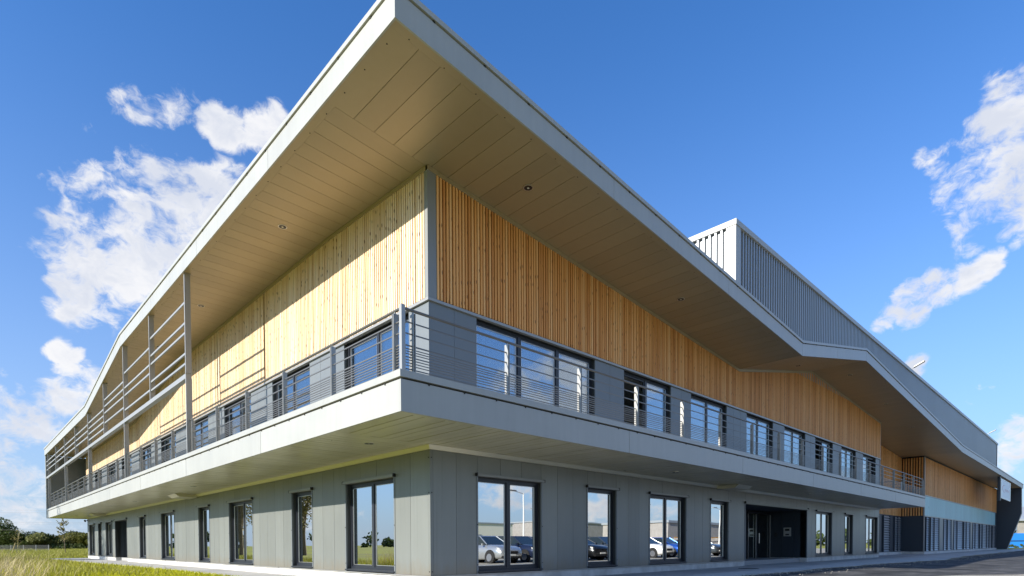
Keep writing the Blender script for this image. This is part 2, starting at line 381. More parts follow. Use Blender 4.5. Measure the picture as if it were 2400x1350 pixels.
def window(ax, a, b_, leaves, z0, z1, dep, flash=True, glass='glass', dark=None):
    """frame mesh; panes, sashes and flashings are its sub-parts"""
    f = MB(); F = .065
    for p, q, c, e in ((a, b_, z0, z0+F), (a, b_, z1-F, z1), (a, a+F, z0+F, z1-F), (b_-F, b_, z0+F, z1-F)):
        f.box(*wbox(ax, p, q, dep-.03, dep+.06, c, e))
    wl = (b_-a-2*F)/leaves
    for i in range(1, leaves):
        m_ = a+F+wl*i; f.box(*wbox(ax, m_-.05, m_+.05, dep-.028, dep+.058, z0+F, z1-F))
    o = f.build('window', 'frame', B)
    for i in range(leaves):
        p, q = a+F+wl*i+(.05 if i else 0), a+F+wl*(i+1)-(.05 if i < leaves-1 else 0)
        sa = MB(); T = .055
        for pp, qq, c, e in ((p, q, z0+F, z0+F+T), (p, q, z1-F-T, z1-F), (p, p+T, z0+F+T, z1-F-T), (q-T, q, z0+F+T, z1-F-T)):
            sa.box(*wbox(ax, pp+.002, qq-.002, dep-.008, dep+.045, c, e))
        sa.build('sash', 'frame', o)
        if dark == i: continue
        bd = MB()
        for pp, qq, c, e in ((p+T, q-T, z0+F+T, z0+F+T+.012), (p+T, q-T, z1-F-T-.012, z1-F-T), (p+T, p+T+.014, z0+F+T, z1-F-T), (q-T-.014, q-T, z0+F+T, z1-F-T)):
            bd.box(*wbox(ax, pp, qq, dep-.003, dep+.03, c, e))
        bd.build('glazing_bead', 'alu', o)
        # a pane is never perfectly plumb: each sits at a hair's angle of its own
        k1, k2 = random.uniform(-.004, .004), random.uniform(-.003, .003)
        pn = MB(); x0_, x1_, y0_, y1_, c, e = wbox(ax, p+T, q-T, dep+.010, dep+.022, z0+F+T, z1-F-T)
        pn.box(x0_, x1_, y0_, y1_, c, e)
        po_ = pn.build('pane', glass, o)
    if flash:
        l = MB(); l.box(*wbox(ax, a-.07, b_+.07, -.095, .03, z1+.004, z1+.07)); l.build('lintel_flashing', 'lintel', o)
        l = MB()
        for s_ in (a-.09, b_+.062): MB().box(*wbox(ax, s_, s_+.028, -.10, -.01, z1+.0, z1+.085)).build('end_cap', 'black', o)
        for s_ in (a-.055, b_+.002): MB().box(*wbox(ax, s_, s_+.053, -.026, .03, z0-.08, z1)).build('jamb_flashing', 'upper', o)
        l = MB(); l.box(*wbox(ax, a-.03, b_+.03, -.06, dep-.03, z0-.045, z0-.004)); l.build('sill', 'frame', o)
    return o
for a, b_, n in RW: window('X', a, b_, n, .10, 2.57, .15)
for a, b_, n in LW: window('Y', a, b_, n, .10, 2.57, .15)

rv = MB()
for ax, L_, ws in (('X', HR, RW), ('Y', HL, LW)):
    for a, b_, n in ws:
        for u in (a-.03, b_+.03):
            for z in (.25, 1.3): rv.box(*wbox(ax, u-.012, u+.012, -.034, -.0, z, z+.024))
    for u in (.03, L_-.1):
        for z in (.12, 2.05, 2.9): rv.box(*wbox(ax, u-.012, u+.012, -.026, -.0, z, z+.024))
rv.build('fixing_screws', 'gap', B, 'stuff')
# entrance recesses ---------------------------------------------------
def recess(ax, a, b_, dep, door_w, wall):
    r = MB(); r.box(*wbox(ax, a-.02, a+.0, .30, dep, -.22, 2.6)); r.box(*wbox(ax, a-.02, b_+.02, .30, dep+.06, 2.56, 2.66))
    r.box(*wbox(ax, a, b_-door_w, dep, dep+.06, -.22, 2.56)); r.box(*wbox(ax, b_+.03, b_+.06, .30, dep, -.22, 2.6))
    o = r.build('entrance_recess', 'clad_dark', B)
    n = 3
    for i in range(n):
        p = .0+dep*i/n; q = dep*(i+1)/n
        box('recess_panel', *wbox(ax, b_+.0, b_+.028, p+.004+(.01 if i == 0 else 0), q-.004, .03, 2.54), 'clad_dark', o)
    MB().box(*wbox(ax, b_-.006, b_+.03, .02, dep-.01, -.26, -.0)).build('plinth', 'plinth', o)
    fr = MB(); x0, x1 = b_-door_w, b_-.02; z1 = 2.5
    for p, q, c, e in ((x0, x1, -.2, -.13), (x0, x1, z1-.1, z1), (x0, x0+.07, -.13, z1-.1), (x1-.07, x1, -.13, z1-.1), (x0+door_w*.36, x0+door_w*.36+.16, -.13, z1-.1)):
        fr.box(*wbox(ax, p, q, dep-.06, dep+.04, c, e))
    d_ = fr.build('entrance_door', 'frame', B)
    MB().box(*wbox(ax, x0+.07, x0+door_w*.36, dep-.01, dep+.005, -.13, z1-.1)).build('pane', 'glass3', d_)
    MB().box(*wbox(ax, x0+door_w*.36+.16, x1-.07, dep-.01, dep+.005, -.13, z1-.1)).build('pane', 'glass3', d_)
    MB().tube(*[(p if ax == 'X' else (p[1], p[0], p[2])) for p in ((x0+door_w*.36+.22, dep-.13, .8), (x0+door_w*.36+.22, dep-.13, 1.35))], .022).build('handle', 'alu', d_)
    k = MB()
    for u in (x0+.0, x0+door_w*.36-.06, x1-.03): k.box(*wbox(ax, u, u+.035, dep-.085, dep-.055, -.12, z1-.12))
    k.build('door_edge_strip', 'alu', d_)
    l = MB(); l.box(*wbox(ax, a-.07, b_+.07, -.075, .03, 2.574, 2.655)); l.build('lintel_flashing', 'clad', o)
    for s_ in (a-.055, b_+.002): MB().box(*wbox(ax, s_, s_+.053, -.026, .03, .03, 2.57)).build('jamb_flashing', 'upper', o)
    l = MB()
    for s_ in (a-.09, b_+.055): MB().box(*wbox(ax, s_, s_+.04, -.09, -.01, 2.6, 2.69)).build('end_cap', 'black', o)
    return o
recR = recess('X', RD[0], RD[1], 2.0, 2.9, wallR); recL = recess('Y', LD[0], LD[1], 1.6, 2.2, wallL)

# interior (seen dimly through the panes) -----------------------------
MB().box(5.5, HR-.3, 5.5, HL-.3, -.3, ZB).build('inner_wall', 'grey', B)
MB().box(.33, HR-.3, .33, HL-.3, -.3, -.02).build('inner_floor', 'grey', B)
MB().box(4.6, HR-.3, 4.6, HL-.3, ZC+.02, 7.2).build('upper_inner_wall', 'white', B)
MB().box(.26, HR-.2, .26, HL-.2, 6.86, 6.95).build('upper_ceiling', 'white', B)
for x in (7.6, 19.0, 33.0): MB().box(x, x+.12, .5, 4.5, ZC+.02, 6.85).build('inner_partition', 'white', B)
for y in (10.4, 26.0, 41.0): MB().box(.5, 4.5, y, y+.12, ZC+.02, 6.85).build('inner_partition', 'white', B)
MB().box(2.2, 5.2, 2.4, 2.52, 4.9, 5.25).build('inner_sun_patch', 'cream', B)  # cream boxes stand in for patches of sunlight inside the rooms
MB().box(8.4, 11.0, 2.0, 2.12, 4.9, 5.25).build('inner_sun_patch', 'cream', B)

# balcony ---------------------------------------------------------------
MB().box(-OX+.06, HR+.25, -OY+.06, .3, ZB+.05, ZC-.06).box(-OX+.06, .3, .3, 51.2, ZB+.05, ZC-.06).box(.3, HR, .3, HL, ZB+.02, ZC-.06).build('balcony_slab', 'steel', B)
MB().box(-OX+.1, HR+.2, -OY+.1, .2, ZC-.06, ZC-.04).box(-OX+.1, .2, .2, 51.1, ZC-.06, ZC-.04).build('balcony_deck', 'path', B)
und = MB().box(-OX+.05, HR+.22, -OY+.05, .02, ZB+.035, ZB+.045).box(-OX+.05, .02, .02, 51.2, ZB+.035, ZB+.045).build('balcony_underside', 'gap', B)
P = .25; rest = MB()
k = 0; s = -OX+.16
while s < HR+.2:
    e = min(s+P, HR+.22); lim = (s, e-.016, -OY+.16, (-.03), ZB+random.uniform(-.002, .005), ZB+.03)
    if k < 66: box('soffit_plank', *lim, 'bsoffit', und)
    else: rest.box(*lim)
    s = e; k += 1
k = 0; s = -.02
while s < 51.15:
    e = min(s+P, 51.18); lim = (-OX+.16, -.03, s, e-.016, ZB+random.uniform(-.002, .005), ZB+.03)
    if k < 84: box('soffit_plank', *lim, 'bsoffit', und)
    else: rest.box(*lim)
    s = e; k += 1
rest.build('soffit_planking', 'bsoffit', und, 'stuff')
# edge trim of the soffit and trim along the wall head
MB().box(-OX+.01, HR+.24, -OY+.01, -OY+.155, ZB-.012, ZB+.03).box(-OX+.01, -OX+.155, -OY+.158, 51.22, ZB-.012, ZB+.03).build('edge_trim', 'bsoffit', und)
MB().hexa([(-.045,-.045,3.105),(HR,-.045,3.105),(HR,.02,3.105),(-.045,.02,3.105),(-.11,-.11,ZB-.002),(HR,-.11,ZB-.002),(HR,.02,ZB-.002),(-.11,.02,ZB-.002)]).build('wall_head_trim', 'bsoffit', B)
MB().hexa([(-.046,.022,3.105),(.02,.022,3.105),(.02,HL,3.105),(-.046,HL,3.105),(-.111,.022,ZB-.002),(.02,.022,ZB-.002),(.02,HL,ZB-.002),(-.111,HL,ZB-.002)]).build('wall_head_trim', 'bsoffit', B)
# fascia panels + coping
fs = MB().box(-OX+.045, HR+.24, -OY+.045, -OY+.06, ZB+.0, ZC-.02).box(-OX+.045, -OX+.06, -OY+.06, 51.22, ZB+.0, ZC-.02).build('balcony_fascia', 'gap', B)
J = [-OX-.0] + [4.5+6.75*i for i in range(6)]; J = [j for j in J if j < HR-1] + [HR+.25]
for a, b_ in zip(J, J[1:]):
    box('fascia_panel', a+(.0 if a < 0 else .012), b_-.012, -OY, -OY+.04, ZB-.02, ZC-.165, 'fascia', fs)
    if a > 0: box('cover_strip', a-.03, a+.03, -OY+.006, -OY+.042, ZB-.005, ZC-.17, 'fascia', fs)
J = [-OY+.041] + [3.9+6.7*i for i in range(7)] + [51.26]
for a, b_ in zip(J, J[1:]):
    box('fascia_panel', -OX, -OX+.04, a+(.0 if a < 0 else .012), b_-.012, ZB-.02, ZC-.165, 'fascia', fs)
    if a > 0: box('cover_strip', -OX+.006, -OX+.042, a-.03, a+.03, ZB-.005, ZC-.17, 'fascia', fs)
MB().box(-OX-.03, HR+.27, -OY-.03, -OY+.17, ZC-.13, ZC).build('coping', 'fascia', fs)
MB().box(-OX-.03, -OX+.17, -OY+.171, 51.28, ZC-.13, ZC).build('coping', 'fascia', fs)
sc = MB()
for i in range(48):
    sc.box(-OX+.6+i*.85, -OX+.63+i*.85, -OY-.012, -OY+.002, ZC-.185, ZC-.155)
for i in range(62):
    sc.box(-OX-.012, -OX+.002, -OY+.5+i*.85, -OY+.53+i*.85, ZC-.185, ZC-.155)
sc.build('fixing_screws', 'gap', fs, 'stuff')
# the far end walls of the overhang
MB().box(-OX+.0, .3, 51.28, 51.46, ZB-.02, 8.5).build('end_screen_wall', 'clad', B)
MB().box(-OX-.03, -OX+.06, 51.20, 51.48, ZB-.02, 9.0).build('end_trim', 'fascia', B)
# sloping casings under the balcony at the doors
for pr in ([(-.98,18.4,ZB-.01),(-.80,18.4,ZB-.15),(-.05,18.4,ZB-.15),(-.05,18.4,ZB-.01)], [(-.98,40.6,ZB-.01),(-.80,40.6,ZB-.15),(-.05,40.6,ZB-.15),(-.05,40.6,ZB-.01)]):
    MB().prism(pr, (0, 1.3, 0)).build('beam_casing', 'bsoffit', B)
MB().prism([(14.6,-.98,ZB-.01),(14.6,-.80,ZB-.15),(14.6,-.05,ZB-.15),(14.6,-.05,ZB-.01)], (1.3, 0, 0)).build('beam_casing', 'bsoffit', B)

# railing ----------------------------------------------------------------
RZ = [(4.858,.016),(4.649,.016),(4.434,.018),(4.373,.008),(4.328,.008),(4.283,.008),(4.225,.013),(4.174,.008),(4.122,.008),(4.071,.008),(4.007,.013)]
def railing(ax, s0, s1, pos, posts):
    rl = MB()
    a, b_ = (s0, pos, 5.085), (s1, pos, 5.085)
    if ax == 'Y': a, b_ = (pos, s0, 5.085), (pos, s1, 5.085)
    o = MB().tube(a, b_, .027, 10).build('railing', 'rail', B)
    for z, h in RZ: box('rail', *wbox(ax, s0, s1, pos-.008, pos+.008, z-h/2-.003, z+h/2+.003), 'rail', o)
    for p in posts:
        m_ = MB()
        for q in (-.026, .012): m_.box(*wbox(ax, p+q, p+q+.014, pos-.05, pos+.055, ZC-.02, 5.03))
        m_.box(*wbox(ax, p-.012, p+.012, pos-.012, pos+.012, 5.02, 5.07)); m_.build('railing_post', 'steel', o)
    return o
rR = railing('X', -OX+.12, HR+.1, -OY+.12, [-2.2]+[.19+2.41*i for i in range(16)]+[HR+.05])
rL = railing('Y', -OY+.12, 51.15, -OX+.12, [-2.3]+[.13+2.5*i for i in range(21)])
rE = railing('Y', -OY+.2, -.05, HR+.1, [-1.3])
MB().box(-OX+.08, -OX+.16, -OY+.08, -OY+.16, ZC-.02, 5.14).build('corner_post', 'steel', rR)

# upper storey -------------------------------------------------------------
UW_R = [(1.5,6.44,3),(8.02,11.01,2),(12.49,15.51,2),(17.45,20.37,2),(21.78,24.62,2),(26.12,29.01,2),(30.57,33.41,2),(34.96,37.91,2)]
UW_L = [(.84,4.18,2),(6.46,9.47,2),(11.56,14.59,2),(16.73,19.75,2),(21.95,24.9,2),(27.1,30.1,2),(32.2,35.2,2),(37.3,40.3,2),(42.4,45.4,2)]
ZU = 6.66
def upper(ax, length, wins):
    core = MB(); s = .06
    for a, b_, n in wins:
        core.box(*wbox(ax, s, a, .034, .26, ZC-.05, ZU+.02)); s = b_
    core.box(*wbox(ax, s, length, .034, .26, ZC-.05, ZU+.02)); core.box(*wbox(ax, .06, length, .034, .26, ZU+.022, 6.9))
    w = core.build('upper_wall', 'reveal', B); s = .03
    def run(a, b_):
        n = max(1, round((b_-a)/.72))
        for i in range(n):
            p = a+(b_-a)*i/n; q = a+(b_-a)*(i+1)/n
            box('wall_panel', *wbox(ax, p+.004, q-.004, -.012+random.uniform(-.002,.002), .030, ZC-.04, ZU), 'upper', w)
    for a, b_, n in wins: run(s, a); s = b_
    run(s, length-.02)
    return w
uR, uL = upper('X', HR, UW_R), upper('Y', HL, UW_L)
MB().box(-.018, .03, -.018, .03, ZC-.04, ZU).build('corner_trim', 'upper', B)
for i, (a, b_, n) in enumerate(UW_R):
    dk = {1: 0, 5: 0, 7: 1}.get(i); o = window('X', a, b_, n, ZC-.02, ZU, .14, False, 'glass2', dk)
    for k in range(n):
        if k == dk: continue
        p, q = a+.07+(b_-a-.14)*k/n, a+.07+(b_-a-.14)*(k+1)/n
        MB().box(p+.02, q-.02, .27, .275, ZC+.0+(.9 if (i+k) % 4 == 1 else .06), ZU-.02).build('blind', 'white', o)
for a, b_, n in UW_L: window('Y', a, b_, n, ZC-.02, ZU, .14, False, 'glass2')
MB().box(-.075, HR+.02, -.075, .03, ZU+.004, ZU+.07).build('band_flashing', 'steel', B)
MB().box(-.075, .03, .031, HL+.02, ZU+.004, ZU+.07).build('band_flashing', 'steel', B)

# roof heights: soffit over the right facade, and drop of the left one ----------
PR = [(-2.7,10.065),(16.62,8.43),(25.35,10.11),(52.85,8.40),(100.6,8.38)]
PL = [(-2.7,0.0),(20.45,0.0),(30.5,-1.53),(51.6,-1.53)]
def zs(x, y):
    base = pw(PR, x) + pw(PL, y)
    if y > 0 and x < .5: base += (10.04-pw(PR, x))*min(1, y/5.0)
    return base

# timber cladding: separate boards -------------------------------------------
def timber(ax, s0, s1, zb, ztop, nmax, d0=-.055, plane=0.0, parent=B, back=True, pitch=.1, joints=(), name='timber_wall', mat='timber'):
    w = MB(); k = s0; step = .5
    while k < s1:
        e = min(k+step, s1); c = plane
        za, zb2 = ztop(k)+.05, ztop(e)+.05
        if ax == 'X': w.hexa([(k,c,zb),(e,c,zb),(e,c+.2,zb),(k,c+.2,zb),(k,c,za),(e,c,zb2),(e,c+.2,zb2),(k,c+.2,za)])
        else: w.hexa([(c,k,zb),(c,e,zb),(c+.2,e,zb),(c+.2,k,zb),(c,k,za),(c,e,zb2),(c+.2,e,zb2),(c+.2,k,za)])
        k = e
    w = w.build(name, 'batten', parent)
    r = MB(); i = 0; k = s0
    n = int((s1-s0)/pitch)
    for i in range(n):
        p = s0+pitch*i; wd = pitch*(random.uniform(.56, .61) if mat == 'timber' else random.uniform(.64, .69)) if pitch < .15 else pitch*.55
        off = pitch*.18+random.uniform(-.004, .004); dp = d0+random.uniform(-.004, .004)
        if any(abs(p+off+wd/2-j) < .07 for j in joints): continue
        lim = wbox(ax, p+off, p+off+wd, plane+dp, plane-.002, zb-random.uniform(0, .012), min(ztop(p), ztop(p+wd)))
        if i < nmax: box('timber_board', *lim, mat, w)
        else: r.box(*lim)
    if r.v: r.build('timber_boarding', mat, w, 'stuff')
    return w
zt_r = lambda x: zs(x, -.01)-.10
zt_l = lambda y: zs(.0, max(y, .01))-.10
timber('X', .20, HR-.02, 6.755, zt_r, 148)
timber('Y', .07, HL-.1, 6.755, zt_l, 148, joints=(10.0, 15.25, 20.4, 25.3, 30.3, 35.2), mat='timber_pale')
MB().box(-.06, .195, -.058, -.002, 6.74, 9.84).box(-.06, -.002, -.002, .065, 6.74, 9.84).build('corner_post', 'lintel', B)
MB().box(HR-.02, HR+.03, -.05, 8, 3.2, zs(HR, 0)).build('end_wall', 'steel', B)

# roof soffit panels -----------------------------------------------------------
sf = MB(); sfx = MB()
back = MB()
def bends(pts, a, b_): return sorted({a, b_} | {q for q, _ in pts if a < q < b_})
def qpanel(mb, x0, x1, y0, y1, dz=0., th=.03):
    c = [(x0,y0),(x1,y0),(x1,y1),(x0,y1)]
    return mb.hexa([(x, y, zs(x, y)+dz) for x, y in c] + [(x, y, zs(x, y)+dz+th) for x, y in c])
xs = bends(PR, -2.55, 100.4); ys = bends(PL, 0.0, 51.3)
ys = sorted(set(ys) | {5.0, 2.5})
for a, b_ in zip(xs, xs[1:]): qpanel(back, a, b_, -2.6, 0.0, .036, .02)
for a, b_ in zip(ys, ys[1:]): qpanel(back, -2.55, 0.0, a, b_, .036, .02)
qpanel(back, 38.5, 52.85, 0.0, 1.9, .036, .02)
SO = back.build('roof_soffit', 'gap', B)
G = .005; far = MB()
grid = []
s = -2.45
while s < 100.3:
    e = min([s+.5] + [q for q, _ in PR if q > s+.01]); grid.append((s, e)); s = e
for s, e in grid:
    y1 = 1.85 if 38.96 < s < 52.8 else (-.035 if s > -.02 else -.001)
    if s < 53: qpanel(MB(), s+G, e-G, -2.43, y1) and qpanel((q := MB()), s+G, e-G, -2.43, y1) and q.build('soffit_panel', 'soffit', SO)
    else: qpanel(far, s+G, e-G, -2.43, y1)
far.build('soffit_panelling', 'soffit', SO, 'stuff')
s = 0.0
while s < 51.2:
    e = min([s+.5] + [q for q, _ in PL if q > s+.01] + [51.25]); q = MB(); qpanel(q, -2.38, -.035, s+G, e-G); q.build('soffit_panel', 'soffit', SO); s = e
# border strips along the eaves and trims along the wall
tr = MB()
xe = bends(PR, -2.6, 100.4)
for a, b_ in zip(xe, xe[1:]): qpanel(tr, a, b_, -2.64, -2.435, -.004)
for a, b_ in zip([-2.434]+ys[0:], ys): qpanel(tr, -2.6, -2.385, a, b_, -.004)
tr.build('eave_trim', 'soffit', SO)
ev = MB(); x = -2.2
while x < 60: z_ = zs(x, -2.45)-.006; ev.box(x, x+.02, -2.48, -2.46, z_-.004, z_+.004); x += .8
y = -2.1
while y < 50: z_ = zs(-2.4, y)-.006; ev.box(-2.43, -2.41, y, y+.02, z_-.004, z_+.004); y += .8
ev.build('fixing_screws', 'gap', SO, 'stuff')
tr = MB()
xw = bends(PR, -.06, HR)
for a, b_ in zip(xw, xw[1:]):
    tr.hexa([(a,-.075,zs(a,-.1)-.105),(b_,-.075,zs(b_,-.1)-.105),(b_,.0,zs(b_,-.1)-.105),(a,.0,zs(a,-.1)-.105),(a,-.075,zs(a,-.1)-.003),(b_,-.075,zs(b_,-.1)-.003),(b_,.0,zs(b_,-.1)-.003),(a,.0,zs(a,-.1)-.003)])
for a, b_ in zip(ys, ys[1:]):
    za, zb_ = zs(-.05, a+.001), zs(-.05, b_)
    tr.hexa([(-.078,a,za-.105),(.0,a,za-.105),(.0,b_,zb_-.105),(-.078,b_,zb_-.105),(-.078,a,za-.004),(.0,a,za-.004),(.0,b_,zb_-.004),(-.078,b_,zb_-.004)])
tr.build('wall_head_trim', 'soffit', SO)

# roof fascia + coping -------------------------------------------------------------
RF = MB()
def strip(mb, ax, a, b_, pos, th, lo, hi, slope_end=None):
    z = (lambda q: zs(q, -2.6)) if ax == 'X' else (lambda q: zs(-2.6, q) if q < .01 else zs(-2.6, q))
    p = [(a, pos), (b_, pos), (b_, pos+th), (a, pos+th)]
    if ax == 'Y': pts = [(v, u) for u, v in p]
    else: pts = p
    zz = [z(u) for u, v in p]
    return mb.hexa([(x, y, h+lo) for (x, y), h in zip(pts, zz)] + [(x, y, h+hi) for (x, y), h in zip(pts, zz)])
EX, EY = -2.62, -2.67
bk = MB()
for a, b_ in zip(xe, xe[1:]): strip(bk, 'X', a, b_, EY+.045, .02, .0, .50)
yl = bends(PL, -2.6, 51.4)
for a, b_ in zip(yl, yl[1:]): strip(bk, 'Y', a, b_, EX+.045, .02, .0, .50)
RFo = bk.build('roof_fascia', 'gap', B)
for J in ([EX, 3.8, 10.1, 16.62, 20.9, 25.35, 31.9, 38.8, 45.6, 52.85, 60, 67, 74, 81, 88, 94.5, 100.5],):
    for a, b_ in zip(J, J[1:]):
        q = MB(); strip(q, 'X', a+(.0 if a < 0 else .006), b_-.006, EY, .04, -.03, .46); q.build('fascia_panel', 'fascia', RFo)
        if a > 0 and a not in (16.62, 25.35, 52.85): q = MB(); strip(q, 'X', a-.035, a+.035, EY+.007, .036, -.01, .45); q.build('cover_strip', 'fascia', RFo)
J = [EY+.041, 3.0, 8.8, 14.7, 20.45, 25.4, 30.5, 37, 44, 51.45]
for a, b_ in zip(J, J[1:]):
    q = MB(); strip(q, 'Y', a+(.0 if a < 0 else .006), b_-.006, EX, .04, -.03, .46); q.build('fascia_panel', 'fascia', RFo)
    if a > 0 and a not in (20.45, 30.5): q = MB(); strip(q, 'Y', a-.035, a+.035, EX+.007, .036, -.01, .45); q.build('cover_strip', 'fascia', RFo)
cp = MB(); xc = bends(PR, EX-.035, 100.55)
for a, b_ in zip(xc, xc[1:]): strip(cp, 'X', a, b_, EY-.035, .3, .485, .585)
yc = bends(PL, EY+.266, 51.5)
for a, b_ in zip(yc, yc[1:]): strip(cp, 'Y', a, b_, EX-.035, .3, .485, .585)
cp.build('coping', 'fascia', RFo)
cs = MB(); x = -1.8
while x < 100: strip(cs, 'X', x, x+.05, EY-.01, .04, .455, .485); x += 1.25
y = -1.9
while y < 51: strip(cs, 'Y', y, y+.05, EX-.01, .04, .455, .485); y += 1.25
cs.build('fixing_screws', 'gap', RFo, 'stuff')
rf = MB()
XR_ = bends(PR, -2.6, 100.4); YR_ = bends(PL, -2.6, 51.4)
for a, b_ in zip(XR_, XR_[1:]):
    for c, e in zip(YR_, YR_[1:]):
        if c > 20 and a > 17: continue
        cc = [(a,c),(b_,c),(b_,e),(a,e)]; h = [pw(PR, x)+pw(PL, y) for x, y in cc]
        rf.hexa([(x, y, q+.30) for (x, y), q in zip(cc, h)] + [(x, y, q+.45) for (x, y), q in zip(cc, h)])
rf.build('roof', 'roof', B)

# sun screen on the left: posts, beam, slats -----------------------------------------
scr = MB().box(-OX-.0, -OX+.18, 10.44, 51.2, 6.50, 6.66).build('sun_screen', 'steel', B)
for i in range(9):
    y = 10.44+4.93*i; z0 = ZC if i % 2 == 0 else 6.664
    if i % 2 == 0:
        MB().box(-OX-.004, -OX+.18, y-.035, y+.035, ZC, 6.497).box(-OX-.004, -OX+.18, y-.035, y+.035, 6.663, zs(-2.5, y)-.03).build('post', 'steel', scr)
        MB().box(-OX+.0, -OX+.012, y-.034, y+.034, 6.497, 6.663)
    else: MB().box(-OX-.004, -OX+.18, y-.035, y+.035, 6.664, zs(-2.5, y)-.03).build('post', 'steel', scr)
    MB().box(-OX-.02, -OX+.2, y-.06, y+.06, zs(-2.5, y)-.03, zs(-2.5, y)-.006).build('post_head', 'steel', scr)
    y2 = min(y+4.93, 51.2)
    rows = {0: (9.05,8.36,8.03,7.33,6.99), 1: (8.73,8.05,7.71,7.04,6.9)[:4]}.get(i, (8.39,8.05,7.71,7.20) if i == 2 else (7.95,7.62,7.30,6.95) if i == 3 else (7.9,7.55,7.2))
    for z in rows:
        if z > min(zs(-2.5, y), zs(-2.5, y2))-.15: continue
        q = MB(); q.box(-OX+.03, -OX+.085, y+.036, y2-.036, z, z+.072)
        q.build('slat', 'steel', scr)

# recessed downlights ----------------------------------------------------------------
def downlight(x, y, z, r=.105):
    q = MB().tube((x, y, z-.012), (x, y, z+.02), r, 18).build('downlight', 'black', B)
    MB().tube((x, y, z-.018), (x, y, z-.011), r*.28, 12).build('lens', 'lens', q)
    k = MB(); n = 20
    for i in range(n):
        a0, a1 = 2*math.pi*i/n, 2*math.pi*(i+1)/n
        k.hexa([(x+math.cos(a)*rr, y+math.sin(a)*rr, z+dz) for dz in (-.010, .004) for a, rr in ((a0, r+.001), (a1, r+.001), (a1, r+.02), (a0, r+.02))])
    k.build('rim', 'alu', q)
for x, y in ((2.1,-1.31),(9.46,-1.3),(20.5,-1.1),(27.2,-1.4),(34.2,-1.45),(41.5,-1.4)): downlight(x, y, zs(x, y)-.002)
for y in (5.33, 13.0, 19.3, 26.5): downlight(-1.3, y, zs(-1.3, y)-.002)
for x, y in ((-1.2,.79),(9.26,-1.23),(21.9,-1.18),(34,-1.2),(-1.28,14.5),(-1.26,25.15),(-1.25,45.5)): downlight(x, y, ZB)

# rooftop box in ribbed metal ------------------------------------------------------------
BX, BXE, BZ0, BZ1 = 16.2, 98.0, 11.2, 14.5
rb = MB().box(BX+.09, BXE, .09, 30, BZ0-1.6, BZ1).build('rooftop_box', 'ribbed', B)
def sheet_mesh(nr, pitch, h):
    q = MB(); w = nr*pitch
    q.box(0, w-.004, .03, .05, 0, h)
    for i in range(nr):
        x = i*pitch+.02
        q.hexa([(x+.02,-.09,0),(x+.11,-.09,0),(x+.125,.029,0),(x+.005,.029,0),(x+.02,-.09,h),(x+.11,-.09,h),(x+.125,.029,h),(x+.005,.029,h)])
    return q
pit = .28; first = None; nsh = 24
for i in range(nsh):
    if first is None: o = sheet_mesh(12, pit, BZ1-BZ0+1.6).build('ribbed_sheet', 'ribbed', rb); first = o
    else: o = first.copy(); C.objects.link(o)
    o.location = (BX+.36+i*12*pit, .03, BZ0-1.6)
for i in range(8):
    o = first.copy(); C.objects.link(o); o.rotation_euler = (0, 0, -math.pi/2); o.location = (BX, .36+(i+1)*12*pit, BZ0-1.6)
MB().box(BX-.1, BX+.34, -.10, .075, BZ0-1.6, BZ1).box(BX-.1, BX+.075, .076, .34, BZ0-1.6, BZ1).build('corner_trim', 'fascia', rb)
MB().box(BX-.13, BXE+.03, -.13, .3, BZ1+.002, BZ1+.24).box(BX-.13, BX+.3, .301, 30, BZ1+.002, BZ1+.24).build('coping', 'fascia', rb)
MB().box(BXE-.0, BXE+.06, -.04, 30, BZ0-1.6, BZ1).build('end_trim', 'clad_dark', rb)

# hall facade beyond the recess ----------------------------------------------------------
HX0, HX1 = 53.1, 98.6
for (mb, nm, mt) in ((MB().box(HX0+.1, HX1, .05, .3, -.2, 8.4), 'hall_wall', 'reveal'), (MB().box(HX0+.02, HX0+.2, .0, 1.8, -.2, 3.175), 'return_wall', 'clad_dark'), (MB().box(HX0+.3, HX1-.1, .31, 30, -.2, 8.3), 'hall_body', 'reveal'), (MB().box(38.9, HX0+.1, 1.76, 1.95, -.2, 10.3), 'recess_back_wall', 'clad_dark')):
    mb.build(nm, mt, B)
timber('X', HX0+.08, HX1-.1, 4.99, lambda x: 8.27, 0, plane=.05, pitch=.1)
timber('X', 39.0, HX0, 3.18, lambda x: zs(x, 0)-.03, 0, plane=1.76, pitch=.1)
timber('Y', .08, 1.72, 3.18, lambda y: 8.30, 0, d0=-.06, plane=HX0+.02, pitch=.2)
MB().box(HX0-.06, HX0+.075, -.03, .075, 3.14, 8.33).box(HX0-.06, HX0+.05, -.03, .05, -.0, 3.138).build('corner_trim', 'steel', B)
gb = MB().box(HX0+.08, HX1-1.2, .02, .05, 3.14, 4.95).build('glazed_band', 'gap', B)
x = HX0+.1
while x < HX1-1.4:
    q = MB().box(x, x+.985, -.01, .018, 3.20, 4.90)
    for k in range(4): q.box(x+.12+.25*k, x+.15+.25*k, -.022, -.0102, 3.20, 4.90)
    q.build('glazing_panel', 'poly', gb); x += 1.0
MB().box(HX0+.08, HX1-.9, -.05, .05, 4.91, 4.985).box(HX0+.08, HX1-.9, -.05, .05, 3.10, 3.19).build('band_frame', 'steel', gb)
MB().box(HX1-1.2, HX1-.1, -.03, .05, .0, 4.9).build('end_panel', 'clad_dark', B)
